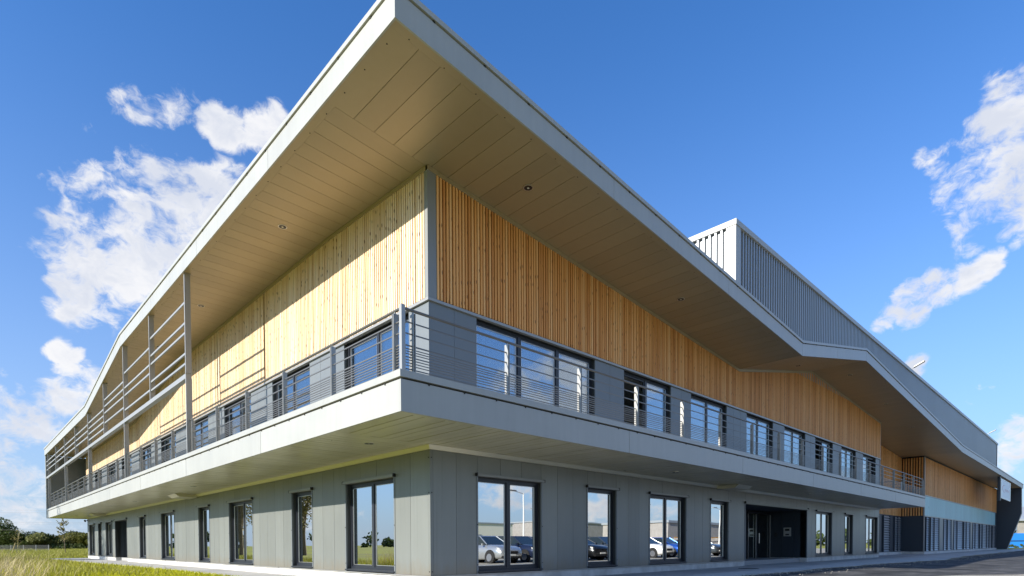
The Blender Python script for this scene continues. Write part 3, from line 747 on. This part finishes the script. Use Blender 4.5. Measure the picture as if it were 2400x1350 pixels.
def louvre(ax, a, b_, pl, flat=False):
    q = MB(); h = 3.04; n = 15
    if flat: q.box(a, b_, pl-.03, pl+.02, .05, .05+h); return q.build('flat_panel', 'upper', B)
    q.box(a-.04, b_+.04, pl+.09, pl+.11, .05, .05+h)
    for i in range(n):
        z = .07+h/n*i
        q.hexa([(a,pl-.05,z),(b_,pl-.05,z),(b_,pl-.03,z-.0),(a,pl-.03,z-.0),(a,pl+.05,z+h/n*.72),(b_,pl+.05,z+h/n*.72),(b_,pl+.07,z+h/n*.70),(a,pl+.07,z+h/n*.70)])
    o = q.build('louvre_panel', 'louvre', B)
    MB().box(a-.07, a-.01, pl-.06, pl+.08, .05, .05+h).box(b_+.01, b_+.07, pl-.06, pl+.08, .05, .05+h).build('louvre_frame', 'clad_dark', o); return o
for a, b_ in ((53.8,54.9),(55.6,56.9),(57.2,59.2),(61.5,62.9),(63.4,65.2),(66.7,68.2),(68.6,71.8),(72.6,73.9),(74.2,76.4),(78.5,79.9),(80.3,82.8),(83.8,85.2),(85.8,89.1),(89.5,91.2),(91.8,93.5),(94.6,97.2)): louvre('X', a, b_, .0)
for a, b_ in ((59.5,61.2),(65.4,66.4),(76.8,78.1)): louvre('X', a, b_, .0, True)
for a, b_ in ((47.2,49.1),(50.7,51.6),(51.8,52.8)): louvre('X', a, b_, 1.70)
MB().box(HX0-.02, HX1, -.05, .05, -.3, -.0).build('plinth', 'plinth', B)
MB().box(38.98, HX0, 1.66, 1.76, -.3, 0).box(HX0-.03, HX0+.05, .051, 1.66, -.3, 0).build('plinth', 'plinth', B)
# fin wall that closes the far end, narrow foot and leaning edge
fin = MB().prism([(98.8,.3,8.36),(98.8,-2.6,8.36),(98.8,-2.64,4.8),(98.8,-1.15,-.18),(98.8,.3,-.18)], (.35,0,0)).build('end_fin', 'clad_dark', B)
MB().prism([(98.78,-2.60,8.36),(98.78,-2.66,8.36),(98.78,-2.70,4.79),(98.78,-1.21,-.18),(98.78,-1.15,-.18),(98.78,-2.64,4.8)], (.4,0,0)).build('edge_trim', 'fascia', fin)

# ================================================================== fittings on the building
o = empty('sign_panel', (82.8,-2.5,7.0), 0, 'pale rectangular sign panel with a faint pink crescent hung under the far eave', 'sign')
def local(mb, base): mb.v = [(x-base[0], y-base[1], z-base[2]) for x, y, z in mb.v]; return mb
pk = m_plain('faded_pink', (0.50, 0.36, 0.44), 0.5); MT['pink'] = pk
MT['signblue'] = m_plain('pale_sign_blue', (0.56, 0.66, 0.76), 0.35)
bs = (82.8,-2.5,7.0)
local(MB().box(78.5,87.1,-2.53,-2.47,5.92,8.14), bs).build('board', 'signblue', o)
local(MB().box(78.4,79.0,-2.55,-2.45,5.90,8.16).box(86.6,87.2,-2.55,-2.45,5.90,8.16).box(79.0,86.6,-2.55,-2.45,5.90,5.98).box(79.0,86.6,-2.55,-2.45,8.08,8.16), bs).build('frame', 'lens', o)
local(MB().box(77.6,78.36,-2.55,-2.3,5.6,8.30), bs).build('bracket', 'clad_dark', o)
q = MB()
for i in range(14):
    a0, a1 = math.radians(75+i*15), math.radians(90+i*15)
    def cpt(a, r): return (81.6+2.1*r*math.cos(a), 7.12+.44*r*math.sin(a))
    w0, w1 = .06+.16*math.sin(math.pi*i/14), .06+.16*math.sin(math.pi*(i+1)/14)
    p4 = [cpt(a0, 1), cpt(a1, 1), cpt(a1, 1-w1), cpt(a0, 1-w0)]
    q.hexa([(x, -2.534, z) for x, z in p4] + [(x, -2.531, z) for x, z in p4])
local(q, bs).build('crescent', 'pink', o)
q = MB()
for i in range(5):
    x = 81.9+i*.85; q.box(x, x+.16, -2.534, -2.531, 6.82, 7.14); q.box(x+.16, x+.6, -2.534, -2.531, 7.07, 7.14); q.box(x+.16, x+.6, -2.534, -2.531, 6.94, 7.0)
local(q, bs).build('faint_lettering', 'pink', o)
# intercom on the entrance return wall
o = empty('intercom', (24.94, 1.0, 1.42), 0, 'pale metal intercom plate with two dark windows on the dark entrance return wall', 'intercom')
MB().box(-.035,-.001,-.20,.20,-.24,.24).build('plate', 'alu', o)
MB().box(-.041,-.0352,-.12,.12,.06,.17).build('screen', 'black', o)
MB().box(-.041,-.0352,-.10,.10,-.18,-.11).build('button_panel', 'black', o)
o = empty('access_reader', (24.94, 1.62, 1.28), 0, 'small black card reader between the glass door and the intercom', 'card reader')
MB().box(-.04,-.001,-.07,.07,-.10,.10).build('case', 'black', o); MB().box(-.046,-.0402,-.03,.03,-.05,.02).build('key_pad', 'reveal', o)
def camera_thing(loc, rz, label, mat):
    o = empty('security_camera', loc, rz, label, 'camera', 'wall cameras')
    MB().box(-.06,.06,-.02,.02,-.06,.06).box(-.02,.02,-.16,-.02,-.02,.02).build('bracket', mat, o)
    MB().tube((-.05,-.17,-.01),(.32,-.20,-.07),.075,12).build('body', mat, o)
    MB().tube((.315,-.20,-.07),(.34,-.202,-.074),.05,10).build('lens', 'black', o)
camera_thing((85.6,.0,4.8), math.pi, 'pale security camera at the foot of the far timber wall, above the teal glazing', 'lens')
camera_thing((-.02,49.45,3.0), -math.pi/2, 'dark security camera under the balcony at the far left corner of the building', 'black')
def floodlight(loc, label):
    o = empty('floodlight', loc, 0, label, 'floodlight', 'floodlights on the rooftop box')
    MB().tube((0,0,0),(0,-.35,.2),.035,8).build('arm', 'steel', o)
    MB().hexa([(-.16,-.28,.14),(.16,-.28,.14),(.16,-.95,.46),(-.16,-.95,.46),(-.16,-.32,.24),(.16,-.32,.24),(.16,-.99,.55),(-.16,-.99,.55)]).build('head', 'rail', o)
    MB().hexa([(-.12,-.34,.158),(.12,-.34,.158),(.12,-.9,.425),(-.12,-.9,.425),(-.12,-.339,.168),(.12,-.339,.168),(.12,-.899,.435),(-.12,-.899,.435)]).build('lens', 'lens', o)
floodlight((47.6,.05,14.74), 'floodlight at the middle of the rooftop box edge, nearer of the two')
floodlight((88.4,.05,14.74), 'floodlight near the far end of the rooftop box edge, farther of the two')
q = MB().tube((14.7,-1.35,-.225),(14.7,-1.35,-.213),.40,24).build('drain_cover', 'reveal'); tag(q, 'round dark drain cover set in the concrete path by the entrance', 'drain cover')
q = MB().box(16.95,17.2,-.5,-.35,-.26,-.1).build('outlet_box', 'black')
bpy.data.objects.remove(q)

# ================================================================== surroundings
FX, FY = Vector((.6947,.7193,0)), Vector((.7193,-.6947,0)); CP = Vector((-8.373,-11.524,0))
def fld(depth, lat, z=-.262): p = CP + FX*depth + FY*lat; return (p.x, p.y, z)

def leaf_crown(mb, c, rx, ry, rz, n, size, rng, shell=.55, lumps=9):
    cs = []
    for i in range(lumps):
        while True:
            p = Vector((rng.uniform(-1,1), rng.uniform(-1,1), rng.uniform(-.9,1)))
            if p.length < 1: break
        cs.append((p*.72, rng.uniform(.30,.52)))
    for i in range(n):
        p0, r = rng.choice(cs)
        u = Vector((rng.gauss(0,1), rng.gauss(0,1), rng.gauss(0,1))).normalized()*r*(rng.random()**.33)
        p = p0+u; p = Vector((p.x*rx, p.y*ry, p.z*rz))+c
        if p.z < -.2: continue
        a = Vector((rng.gauss(0,1), rng.gauss(0,1), rng.gauss(0,1))).normalized(); bb = a.orthogonal().normalized()
        s = size*rng.uniform(.6,1.3); k = len(mb.v)
        mb.v += [tuple(p-a*s), tuple(p+bb*s*.5), tuple(p+a*s), tuple(p-bb*s*.5)]; mb.f.append((k,k+1,k+2,k+3))
def raw(mb, name, mat, parent=None, kind=None):
    me = bpy.data.meshes.new(name); me.from_pydata(mb.v, [], mb.f); me.materials.append(MT[mat])
    o = bpy.data.objects.new(name, me); C.objects.link(o); o.parent = parent
    if kind: o['kind'] = kind
    return o
def tree(loc, h, w, mat, label, rng, n=2600, size=.16, group=None, low=.25, name='hedge_tree'):
    o = empty(name, loc, rng.uniform(0,6.28), label, 'tree', group)
    t_ = MB(); t_.tube((0,0,-.1),(rng.uniform(-.2,.2),rng.uniform(-.2,.2),h*.45),.018*h,8,.009*h)
    for i in range(5):
        a = rng.uniform(0,6.28); t_.tube((0,0,h*rng.uniform(.2,.42)),(math.cos(a)*w*.32,math.sin(a)*w*.32,h*rng.uniform(.55,.85)),.012*h,6,.004*h)
    t_.build('trunk', 'bark', o)
    c = MB(); leaf_crown(c, Vector((0,0,h*(low+1)/2)), w/2, w/2, h*(1-low)/2, n, size, rng, lumps=14); raw(c, 'crown', mat, o)
    return o
rng = random.Random(11)
# hedge line behind the fence, left of the building
hl = [(-160,6.6,'leafd'),(-152,6.0,'leafd'),(-145.5,6.6,'leafd'),(-140,5.6,'leafd'),(-136,5.2,'leafy'),(-131.5,5.4,'leafy'),(-127,5.5,'leafy'),(-122,5.4,'leafy'),(-116,5.6,'leafy'),(-108,5.6,'leafd'),(-153.5,9.6,'leafd')]
names = ['dark green hedge tree with a broad flat top behind the wire fence','dark green hedge tree behind the left end of the wire fence','dark rounded hedge tree above the middle of the wire fence','low dark green hedge tree above the right end of the wire fence','first yellow green hedge tree right of the dark hedge','yellow green hedge tree behind the pale sapling','yellow green hedge tree just right of the pale sapling','yellow green hedge tree beside the far left corner of the building','yellow green hedge tree half hidden by the building corner','dark hedge tree hidden behind the building corner','tallest dark hedge tree at the left edge of the view']
for (lat, h, mt), lb in zip(hl, names):
    tree(fld(172+rng.uniform(-3,4), lat, -.3), h*1.03, 15 if mt == 'leafd' else 11, mt, lb, rng, 5200, .30, 'hedge trees beyond the field', .0)
u = MB()
for i in range(60):
    p = fld(168+rng.uniform(-2,3), -190+i*1.7, 0); leaf_crown(u, Vector((p[0], p[1], .7)), 2.2, 2.2, 1.3, 170, .26, rng, lumps=4)
raw(u, 'undergrowth', 'leafd', None, 'stuff')
# far woods all round so that the windows mirror a horizon
u = MB()
for i in range(120):
    a = math.radians(96+i*2.36); R_ = 260+rng.uniform(-15,15)
    leaf_crown(u, Vector((math.cos(a)*R_, math.sin(a)*R_, 2.6)), 6, 6, rng.uniform(3.4,6.2), 150, 1.0, rng, lumps=5)
raw(u, 'distant_woods', 'leafd', None, 'stuff')
# wire fence at the left
f0 = fld(120, -106); fz = empty('wire_fence', (f0[0], f0[1], -.262), math.atan2(FY.y, FY.x), 'low grey wire mesh fence in front of the dark hedge at far left', 'fence')
for i in range(6): MB().tube((i*2.6-3,0,0),(i*2.6-3,0,1.75),.055,6).build('post', 'steel', fz)
q = MB()
for i in range(17): q.tube((-4,0,.15+i*.095),(10.2,0,.15+i*.095),.026,4)
for i in range(46): q.tube((-4+i*.31,.02,.1),(-4+i*.31,.02,1.7),.008,4)
q.build('wire_mesh', 'reveal', fz); fz.scale = (1, 1, .8)
# saplings
def sapling(loc, h, label, rng, lean=0.05, n=110, stake=True, group='young trees in the field', leafs=.10):
    o = empty('sapling', loc, 0, label, 'young tree', group); t_ = MB(); pts = [Vector((0,0,0))]
    for i in range(5): pts.append(Vector((lean*h*(i+1)/5+rng.uniform(-.06,.06), rng.uniform(-.06,.06), h*(i+1)/5)))
    for i in range(5): t_.tube(pts[i], pts[i+1], .022*h*(1-i/6)*.5+.008, 7, .022*h*(1-(i+1)/6)*.5+.006)
    lf = MB()
    for i in range(22):
        k = rng.uniform(.35,.98); b0 = pts[min(4,int(k*5))].lerp(pts[min(5,int(k*5)+1)], k*5 % 1)
        a = rng.uniform(0,6.28); l = h*.26*(1.25-k)*rng.uniform(.6,1.3)+.1; e = b0+Vector((math.cos(a)*l, math.sin(a)*l, l*.85)); t_.tube(b0, e, .010+.002*h, 5, .004)
        for j in range(n//22):
            p = b0.lerp(e, rng.uniform(.3,1.1))+Vector((rng.gauss(0,.06),rng.gauss(0,.06),rng.gauss(0,.06)))
            d_ = Vector((rng.gauss(0,1),rng.gauss(0,1),rng.gauss(0,1))).normalized(); s_ = d_.orthogonal().normalized(); kk = len(lf.v); z = leafs*rng.uniform(.6,1.2)
            lf.v += [tuple(p-d_*z), tuple(p+s_*z*.5), tuple(p+d_*z), tuple(p-s_*z*.5)]; lf.f.append((kk,kk+1,kk+2,kk+3))
    t_.build('trunk', 'dry' if n < 50 else 'bark', o)
    if lf.v: raw(lf, 'crown', 'leafr', o)
    if stake: MB().tube((.5,0,0),(.12,0,1.5),.045,6).tube((-.5,.1,0),(-.1,0,1.5),.045,6).build('stake', 'dry', o)
    return o
sapling(fld(72, -61.6), 3.2, 'leaning leafless sapling on crossed stakes in front of the wire fence', rng, .12, 44)
sapling(fld(82, -63.2), 4.6, 'tall thin sapling with yellowing leaves left of the building corner', rng, -.04, 330, False, leafs=.14)
sapling(fld(84, -60.2), 4.2, 'small yellow leaved sapling against the far left building corner', rng, .0, 330, False, leafs=.15)
# grass ------------------------------------------------------------------
def blades(name, mat, n, place, h, w, rng, lean=.35, droop=True):
    m_ = MB()
    for i in range(n):
        r = place(rng)
        if r is None: continue
        x, y, z, k = r; a = rng.uniform(0,6.28); hh = h*k*rng.uniform(.5,1.25); ww = w*rng.uniform(.6,1.3)
        dx, dy = math.cos(a), math.sin(a); ln = hh*lean*rng.uniform(.1,1.4); ka = rng.uniform(0,6.28); lx, ly = math.cos(ka)*ln, math.sin(ka)*ln; q = len(m_.v)
        m_.v += [(x-dx*ww,y-dy*ww,z),(x+dx*ww,y+dy*ww,z),(x+lx*.4+dx*ww*.6,y+ly*.4+dy*ww*.6,z+hh*.6),(x+lx*.4-dx*ww*.6,y+ly*.4-dy*ww*.6,z+hh*.6),(x+lx,y+ly,z+hh*.97)]
        m_.f += [(q,q+1,q+2,q+3),(q+3,q+2,q+4)]
    return raw(m_, name, mat, None, 'stuff')
def path_x(y): return pw([(y_, x_) for x_, y_ in pathL], y)
def p_lawn(r):
    d_ = 15+ (r.random()**1.6)*45; l = r.uniform(-.92,-.2)*d_; x, y, z = fld(d_, l)
    if y > 52.2: return (x, y, z, 1.0)
    if x > path_x(max(y,-3))-.03+r.uniform(-.05,.06) or y < -8: return None
    return (x, y, z, 1.0)
blades('grass', 'grass', 110000, p_lawn, .10, .012, rng, .7)
patch = [(rng.uniform(-1.0,-.74), rng.uniform(22,60), rng.uniform(1,3)) for i in range(40)]
def p_rough(r):
    l, d_, s = r.choice(patch); d_ += r.gauss(0,s*1.5); x, y, z = fld(d_, l*d_+r.gauss(0,s))
    if x > path_x(min(52,max(y,-3)))-.5 and y < 52.5: return None
    return (x, y, z, 1.0)
blades('rough_grass', 'weed', 16000, p_rough, .26, .014, rng, .8)
def p_far(r):
    d_ = 55+r.random()*110; x, y, z = fld(d_, r.uniform(-.95,-.55)*d_)
    if x > -3 and y < 53: return None
    return (x, y, z, .8+d_/120)
blades('field_grass', 'weed', 45000, p_far, .24, .035, rng, .6)
tuft = [(rng.uniform(-.97,-.90), rng.uniform(9,14)) for i in range(12)] + [(rng.uniform(-.86,-.80), rng.uniform(16,19)) for i in range(2)]
def p_dry(r):
    l, d_ = r.choice(tuft); kk = 1.05 if l < -.85 else .7
    x, y, z = fld(d_+r.gauss(0,.5), l*d_+r.gauss(0,.45)); return (x, y, z, kk)
blades('dry_grass', 'dry', 1900, p_dry, .86, .006, rng, .55)
blades('tuft_grass', 'grass', 2600, p_dry, .55, .008, rng, .7)
def p_base(r):
    d_ = 9+r.random()*8; x, y, z = fld(d_, r.uniform(-1.0,-.62)*d_); return (x, y, z, 1)
blades('meadow_grass', 'grass', 14000, p_base, .11, .008, rng, .8)

# overhead cables far left
pc = empty('power_cables', (0,0,0), 0, 'thin overhead power cables sagging across the pale sky at far left', 'power cables')
for k, (z0, z1) in enumerate(((8.6,8.0),(8.1,7.5),(6.2,5.5),(5.8,5.2),(4.6,4.0))):
    q = MB(); pts = []
    for i in range(15):
        u_ = i/14; p = fld(118, -150+u_*110, z0+(z1-z0)*u_*1.5+6*(u_-.45)**2*.9); pts.append(p)
    for a, b_ in zip(pts, pts[1:]): q.tube(a, b_, .014, 4)
    q.build('cable', 'black', pc)

# right background: blue hoarding and grey building
MT['blue'] = m_plain('bright_blue_sheet', (0.02, 0.22, 0.72), 0.5)
MT['render'] = m_ground('grey_render', (0.30,0.28,0.26), (0.38,0.36,0.34), 1.5, .9, .1)
MT['roofgrey'] = m_plain('grey_roof_sheet', (0.30,0.33,0.36), .6)
p = fld(112, 108, -.26); hb = empty('blue_hoarding', p, math.atan2(FY.y, FY.x), 'bright blue site hoarding behind the leaning end wall at far right', 'hoarding')
for i in range(9): MB().box(-15+i*3.4,-15+i*3.4+3.36,0,.12,0,2.75+.05*(i % 2)).build('panel', 'blue', hb)
MB().box(-15,15.6,-.06,-.005,1.25,1.4).box(-8.0,-7.8,-.06,-.006,0,1.25).box(-1.2,-1.0,-.06,-.006,0,1.25).build('rail', 'frame', hb)
p = fld(140, 128, -.26); gb_ = empty('grey_workshop', p, math.atan2(FY.y, FY.x), 'grey rendered workshop with a stepped roof behind the blue hoarding', 'building')
MB().box(-12,26,0,14,0,6.2).build('wall', 'render', gb_)
MB().hexa([(-12.5,-.6,6.2),(26,-.6,6.2),(26,14,6.2),(-12.5,14,6.2),(-10,-.5,6.7),(26,-.5,6.7),(26,14,10.5),(-10,14,10.5)]).build('roof', 'roofgrey', gb_)
for i in range(5):
    w_ = MB().box(-9.5+i*6,-6.2+i*6,-.08,-.005,1.9,5.0).build('window', 'roofgrey', gb_)
    for k in range(3): MB().box(-9.4+i*6+k*1.07,-8.45+i*6+k*1.07,-.10,-.081,2.0,4.9).build('pane', 'glass', w_)
u = MB()
for i in range(40):
    p = fld(108.5+rng.uniform(-.5,.5), 84+i*.9, 0); leaf_crown(u, Vector((p[0],p[1],.15)), .8,.8,.5, 90, .14, rng, lumps=3)
raw(u, 'ground_cover', 'leafd', None, 'stuff')

# what the right-hand windows mirror: car park in front of the building ----------------------------
def paint(name, col, met=.6, rough=.25):
    m, t_, b = material(name); b.inputs['Base Color'].default_value = (*col,1); b.inputs['Metallic'].default_value = met; b.inputs['Roughness'].default_value = rough; b.inputs['Coat Weight'].default_value = .6; MT[name] = m; return name
MT['carglass'] = m_plain('car_glass', (.02,.03,.035), .05); MT['tyre'] = m_plain('tyre_rubber', (.02,.02,.02), .85); MT['rim'] = m_plain('alloy_rim', (.6,.6,.62), .3, .9)
def car(loc, rz, col, label, k=1.0):
    o = empty('parked_car', loc, rz, label, 'car', 'cars parked in front of the building')
    # front at -Y (local), length 4.4
    ST = [(0,.38,.70,.72),(.12,.30,.86,.80),(.5,.24,.98,.88),(1.2,.22,1.06,.92),(2.2,.22,1.08,.93),(3.4,.22,1.10,.92),(4.1,.28,1.08,.87),(4.35,.40,.98,.80)]
    q = MB()
    for y, zb, zt, hw in ST:
        zm = zb+(zt-zb)*.55
        q.v += [(-hw*.9,y,zb),(-hw,y,zb+.1),(-hw,y,zm),(-hw*.95,y,zt-.06),(-hw*.8,y,zt),(hw*.8,y,zt),(hw*.95,y,zt-.06),(hw,y,zm),(hw,y,zb+.1),(hw*.9,y,zb)]
    n = 10
    for i in range(len(ST)-1):
        for j in range(n): q.f.append((i*n+j, i*n+(j+1) % n, (i+1)*n+(j+1) % n, (i+1)*n+j))
    q.f.append(tuple(range(n))); q.f.append(tuple(reversed(range((len(ST)-1)*n, len(ST)*n))))
    bd = q.build('body', col, o, None, True)
    g = MB(); GS = [(1.15,1.04,.80,1.05),(2.0,1.04,.82,1.52),(3.3,1.06,.82,1.54),(4.15,1.06,.78,1.10)]
    for y, zb, hw, zt in GS: g.v += [(-hw,y,zb),(-hw*.78 if zt > 1.2 else -hw*.98,y,zt),(hw*.78 if zt > 1.2 else hw*.98,y,zt),(hw,y,zb)]
    for i in range(3):
        for j in range(4): g.f.append((i*4+j, i*4+(j+1) % 4, (i+1)*4+(j+1) % 4, (i+1)*4+j))
    g.f += [(0,1,2,3),(15,14,13,12)]
    g.build('windows', 'carglass', o)
    r_ = MB().hexa([(-.64,1.98,1.515),(.64,1.98,1.515),(.64,3.35,1.535),(-.64,3.35,1.535),(-.6,2.05,1.56),(.6,2.05,1.56),(.6,3.3,1.575),(-.6,3.3,1.575)])
    for s in (-1, 1):
        for (a, b_) in (((s*.80,1.2,1.07),(s*.645,2.0,1.53)),((s*.645,3.3,1.55),(s*.77,4.1,1.10)),((s*.81,2.65,1.07),(s*.645,2.65,1.53))): r_.tube(a, b_, .035, 6)
    r_.build('roof', col, o)
    for s in (-1, 1):
        for y in (.85, 3.55):
            w_ = MB().tube((s*.70,y,.33),(s*.93,y,.33),.335,20).build('wheel', 'tyre', o)
            MB().tube((s*.92,y,.33),(s*.945,y,.33),.215,16).build('rim', 'rim', w_)
            MB().tube((s*.80,y,.37),(s*.928,y,.37),.40,20).build('wheel_arch', 'tyre', o)
        MB().hexa([(s*.42,.085,.72),(s*.80,.16,.74),(s*.82,.42,.80),(s*.45,.2,.80),(s*.42,.10,.80),(s*.80,.2,.86),(s*.82,.48,.90),(s*.45,.24,.88)]).build('headlight', 'lens', o)
        MB().box(min(s*.92,s*1.06),max(s*.92,s*1.06),1.3,1.42,1.0,1.13).build('mirror', col, o)
    MB().box(-.40,.40,-.012,.05,.52,.68).build('grille', 'black', o); MB().box(-.26,.26,-.02,-.002,.42,.52).build('number_plate', 'lens', o)
    MB().box(-.72,.72,.0,.12,.28,.40).build('bumper', 'black', o)
    return o
paint('silver_paint', (.55,.57,.58), .7); paint('white_paint', (.78,.78,.77), .1); paint('navy_paint', (.02,.03,.07), .4); paint('black_paint', (.015,.016,.018), .4); paint('slate_paint', (.10,.12,.14), .6); paint('blue_paint', (.02,.10,.45), .5)
CARS = [(13.65,'silver_paint','silver crossover mirrored in the first window right of the corner'),(16.35,'navy_paint','navy car parked next to the silver crossover'),(19.05,'silver_paint','silver car parked between the navy car and a black car'),(21.75,'black_paint','black car mirrored in the narrow second window right of the corner'),(24.45,'slate_paint','slate grey car parked beside the black car'),(29.85,'white_paint','white estate car mirrored in the wide third window right of the corner'),(32.55,'blue_paint','bright blue car parked beyond the white estate car'),(38.0,'slate_paint','slate car parked alone beyond the blue car'),(47.5,'silver_paint','silver car mirrored in the windows right of the entrance'),(50.2,'white_paint','white car mirrored in the last windows before the recess'),(55.6,'navy_paint','navy car farthest along the car park row')]
for x, c, lb in CARS: car((x,-10.95,-.256), math.pi, c, lb)
# picket fence, pale sheds, lamp posts behind the cars
pf = empty('picket_fence', (0,-24,-.26), 0, 'pale picket fence along the back of the car park', 'fence')
first = None
for i in range(290):
    if first is None: first = MB().box(-.06,.06,-.02,.02,0,1.75).build('picket', 'plinth', pf); o = first
    else: o = first.copy(); C.objects.link(o)
    o.location = (5+i*.26,0,0)
MB().box(4.8,80.5,.021,.06,.4,.5).box(4.8,80.5,.021,.06,1.3,1.4).build('rail', 'steel', pf)
MT['shed'] = m_metal('pale_shed_cladding', (.85,.80,.68), .6, 0, .02, .05); MT['ochre'] = m_metal('ochre_boards', (.62,.30,.05), .6, 0, .08, .05)
def shed(name, loc, w, d_, h, mat, label, doors=True):
    o = empty(name, loc, 0, label, 'building')
    MB().box(0,w,-d_,0,0,h).build('wall', mat, o); MB().box(-.2,w+.2,-d_-.2,.2,h,h+.35).build('roof', 'roofgrey', o)
    for i in range(int(w/14)): MB().box(5+i*14,8.2+i*14,.005,.08,0,3.6).build('door', 'steel', o)
    return o
shed('pale_warehouse', (20,-95,-.26), 75, 30, 6.2, 'shed', 'long pale warehouse mirrored beyond the car park fence')
shed('tan_warehouse', (104,-95,-.26), 50, 30, 7.0, 'render', 'tan warehouse right of the long pale warehouse')
sh = shed('grey_pavilion', (68,-34,-.26), 26, 12, 4.2, 'render', 'grey pavilion with ochre boards mirrored behind the white estate car')
for i in range(8): MB().box(2,24,.006,.06,.2+i*.24,.2+i*.24+.22).build('board', 'ochre', sh)
def lamp(loc, label):
    o = empty('lamp_post', loc, 0, label, 'street lamp', 'lamp posts in the car park')
    MB().tube((0,0,0),(0,0,5.2),.07,8,.05).tube((0,0,5.15),(-1.1,0,5.3),.04,6).build('pole', 'lens', o); MB().box(-1.6,-.9,-.12,.12,5.26,5.36).build('head', 'alu', o)
lamp((24.6,-21,-.26), 'pale lamp post mirrored in the right leaf of the first window'); lamp((17.8,-21,-.26), 'pale lamp post at the left of the first window reflection'); lamp((58,-21,-.26), 'pale lamp post mirrored right of the entrance')
sapling((26.5,-20,-.26), 6.2, 'bare young tree behind the car park mirrored beside the lamp post', rng, .03, 60, True, 'young trees by the car park', .07)
sapling((36.4,-19,-.26), 6.6, 'bare young tree mirrored in the narrow second window', rng, -.04, 60, True, 'young trees by the car park', .07)
# trees mirrored in the left-hand windows
for (d_, px, h, lb) in ((62,565,13,'tall half bare young tree in the meadow mirrored in the left windows'),(60,712,12,'second half bare young tree mirrored in a single left window')):
    p = fld(d_, (px-1200)/1358*d_); tree((.3-p[0], p[1], -.3), h, 5.5, 'leafr', lb, rng, 3600, .15, 'young trees in the meadow', .08, 'meadow_tree')
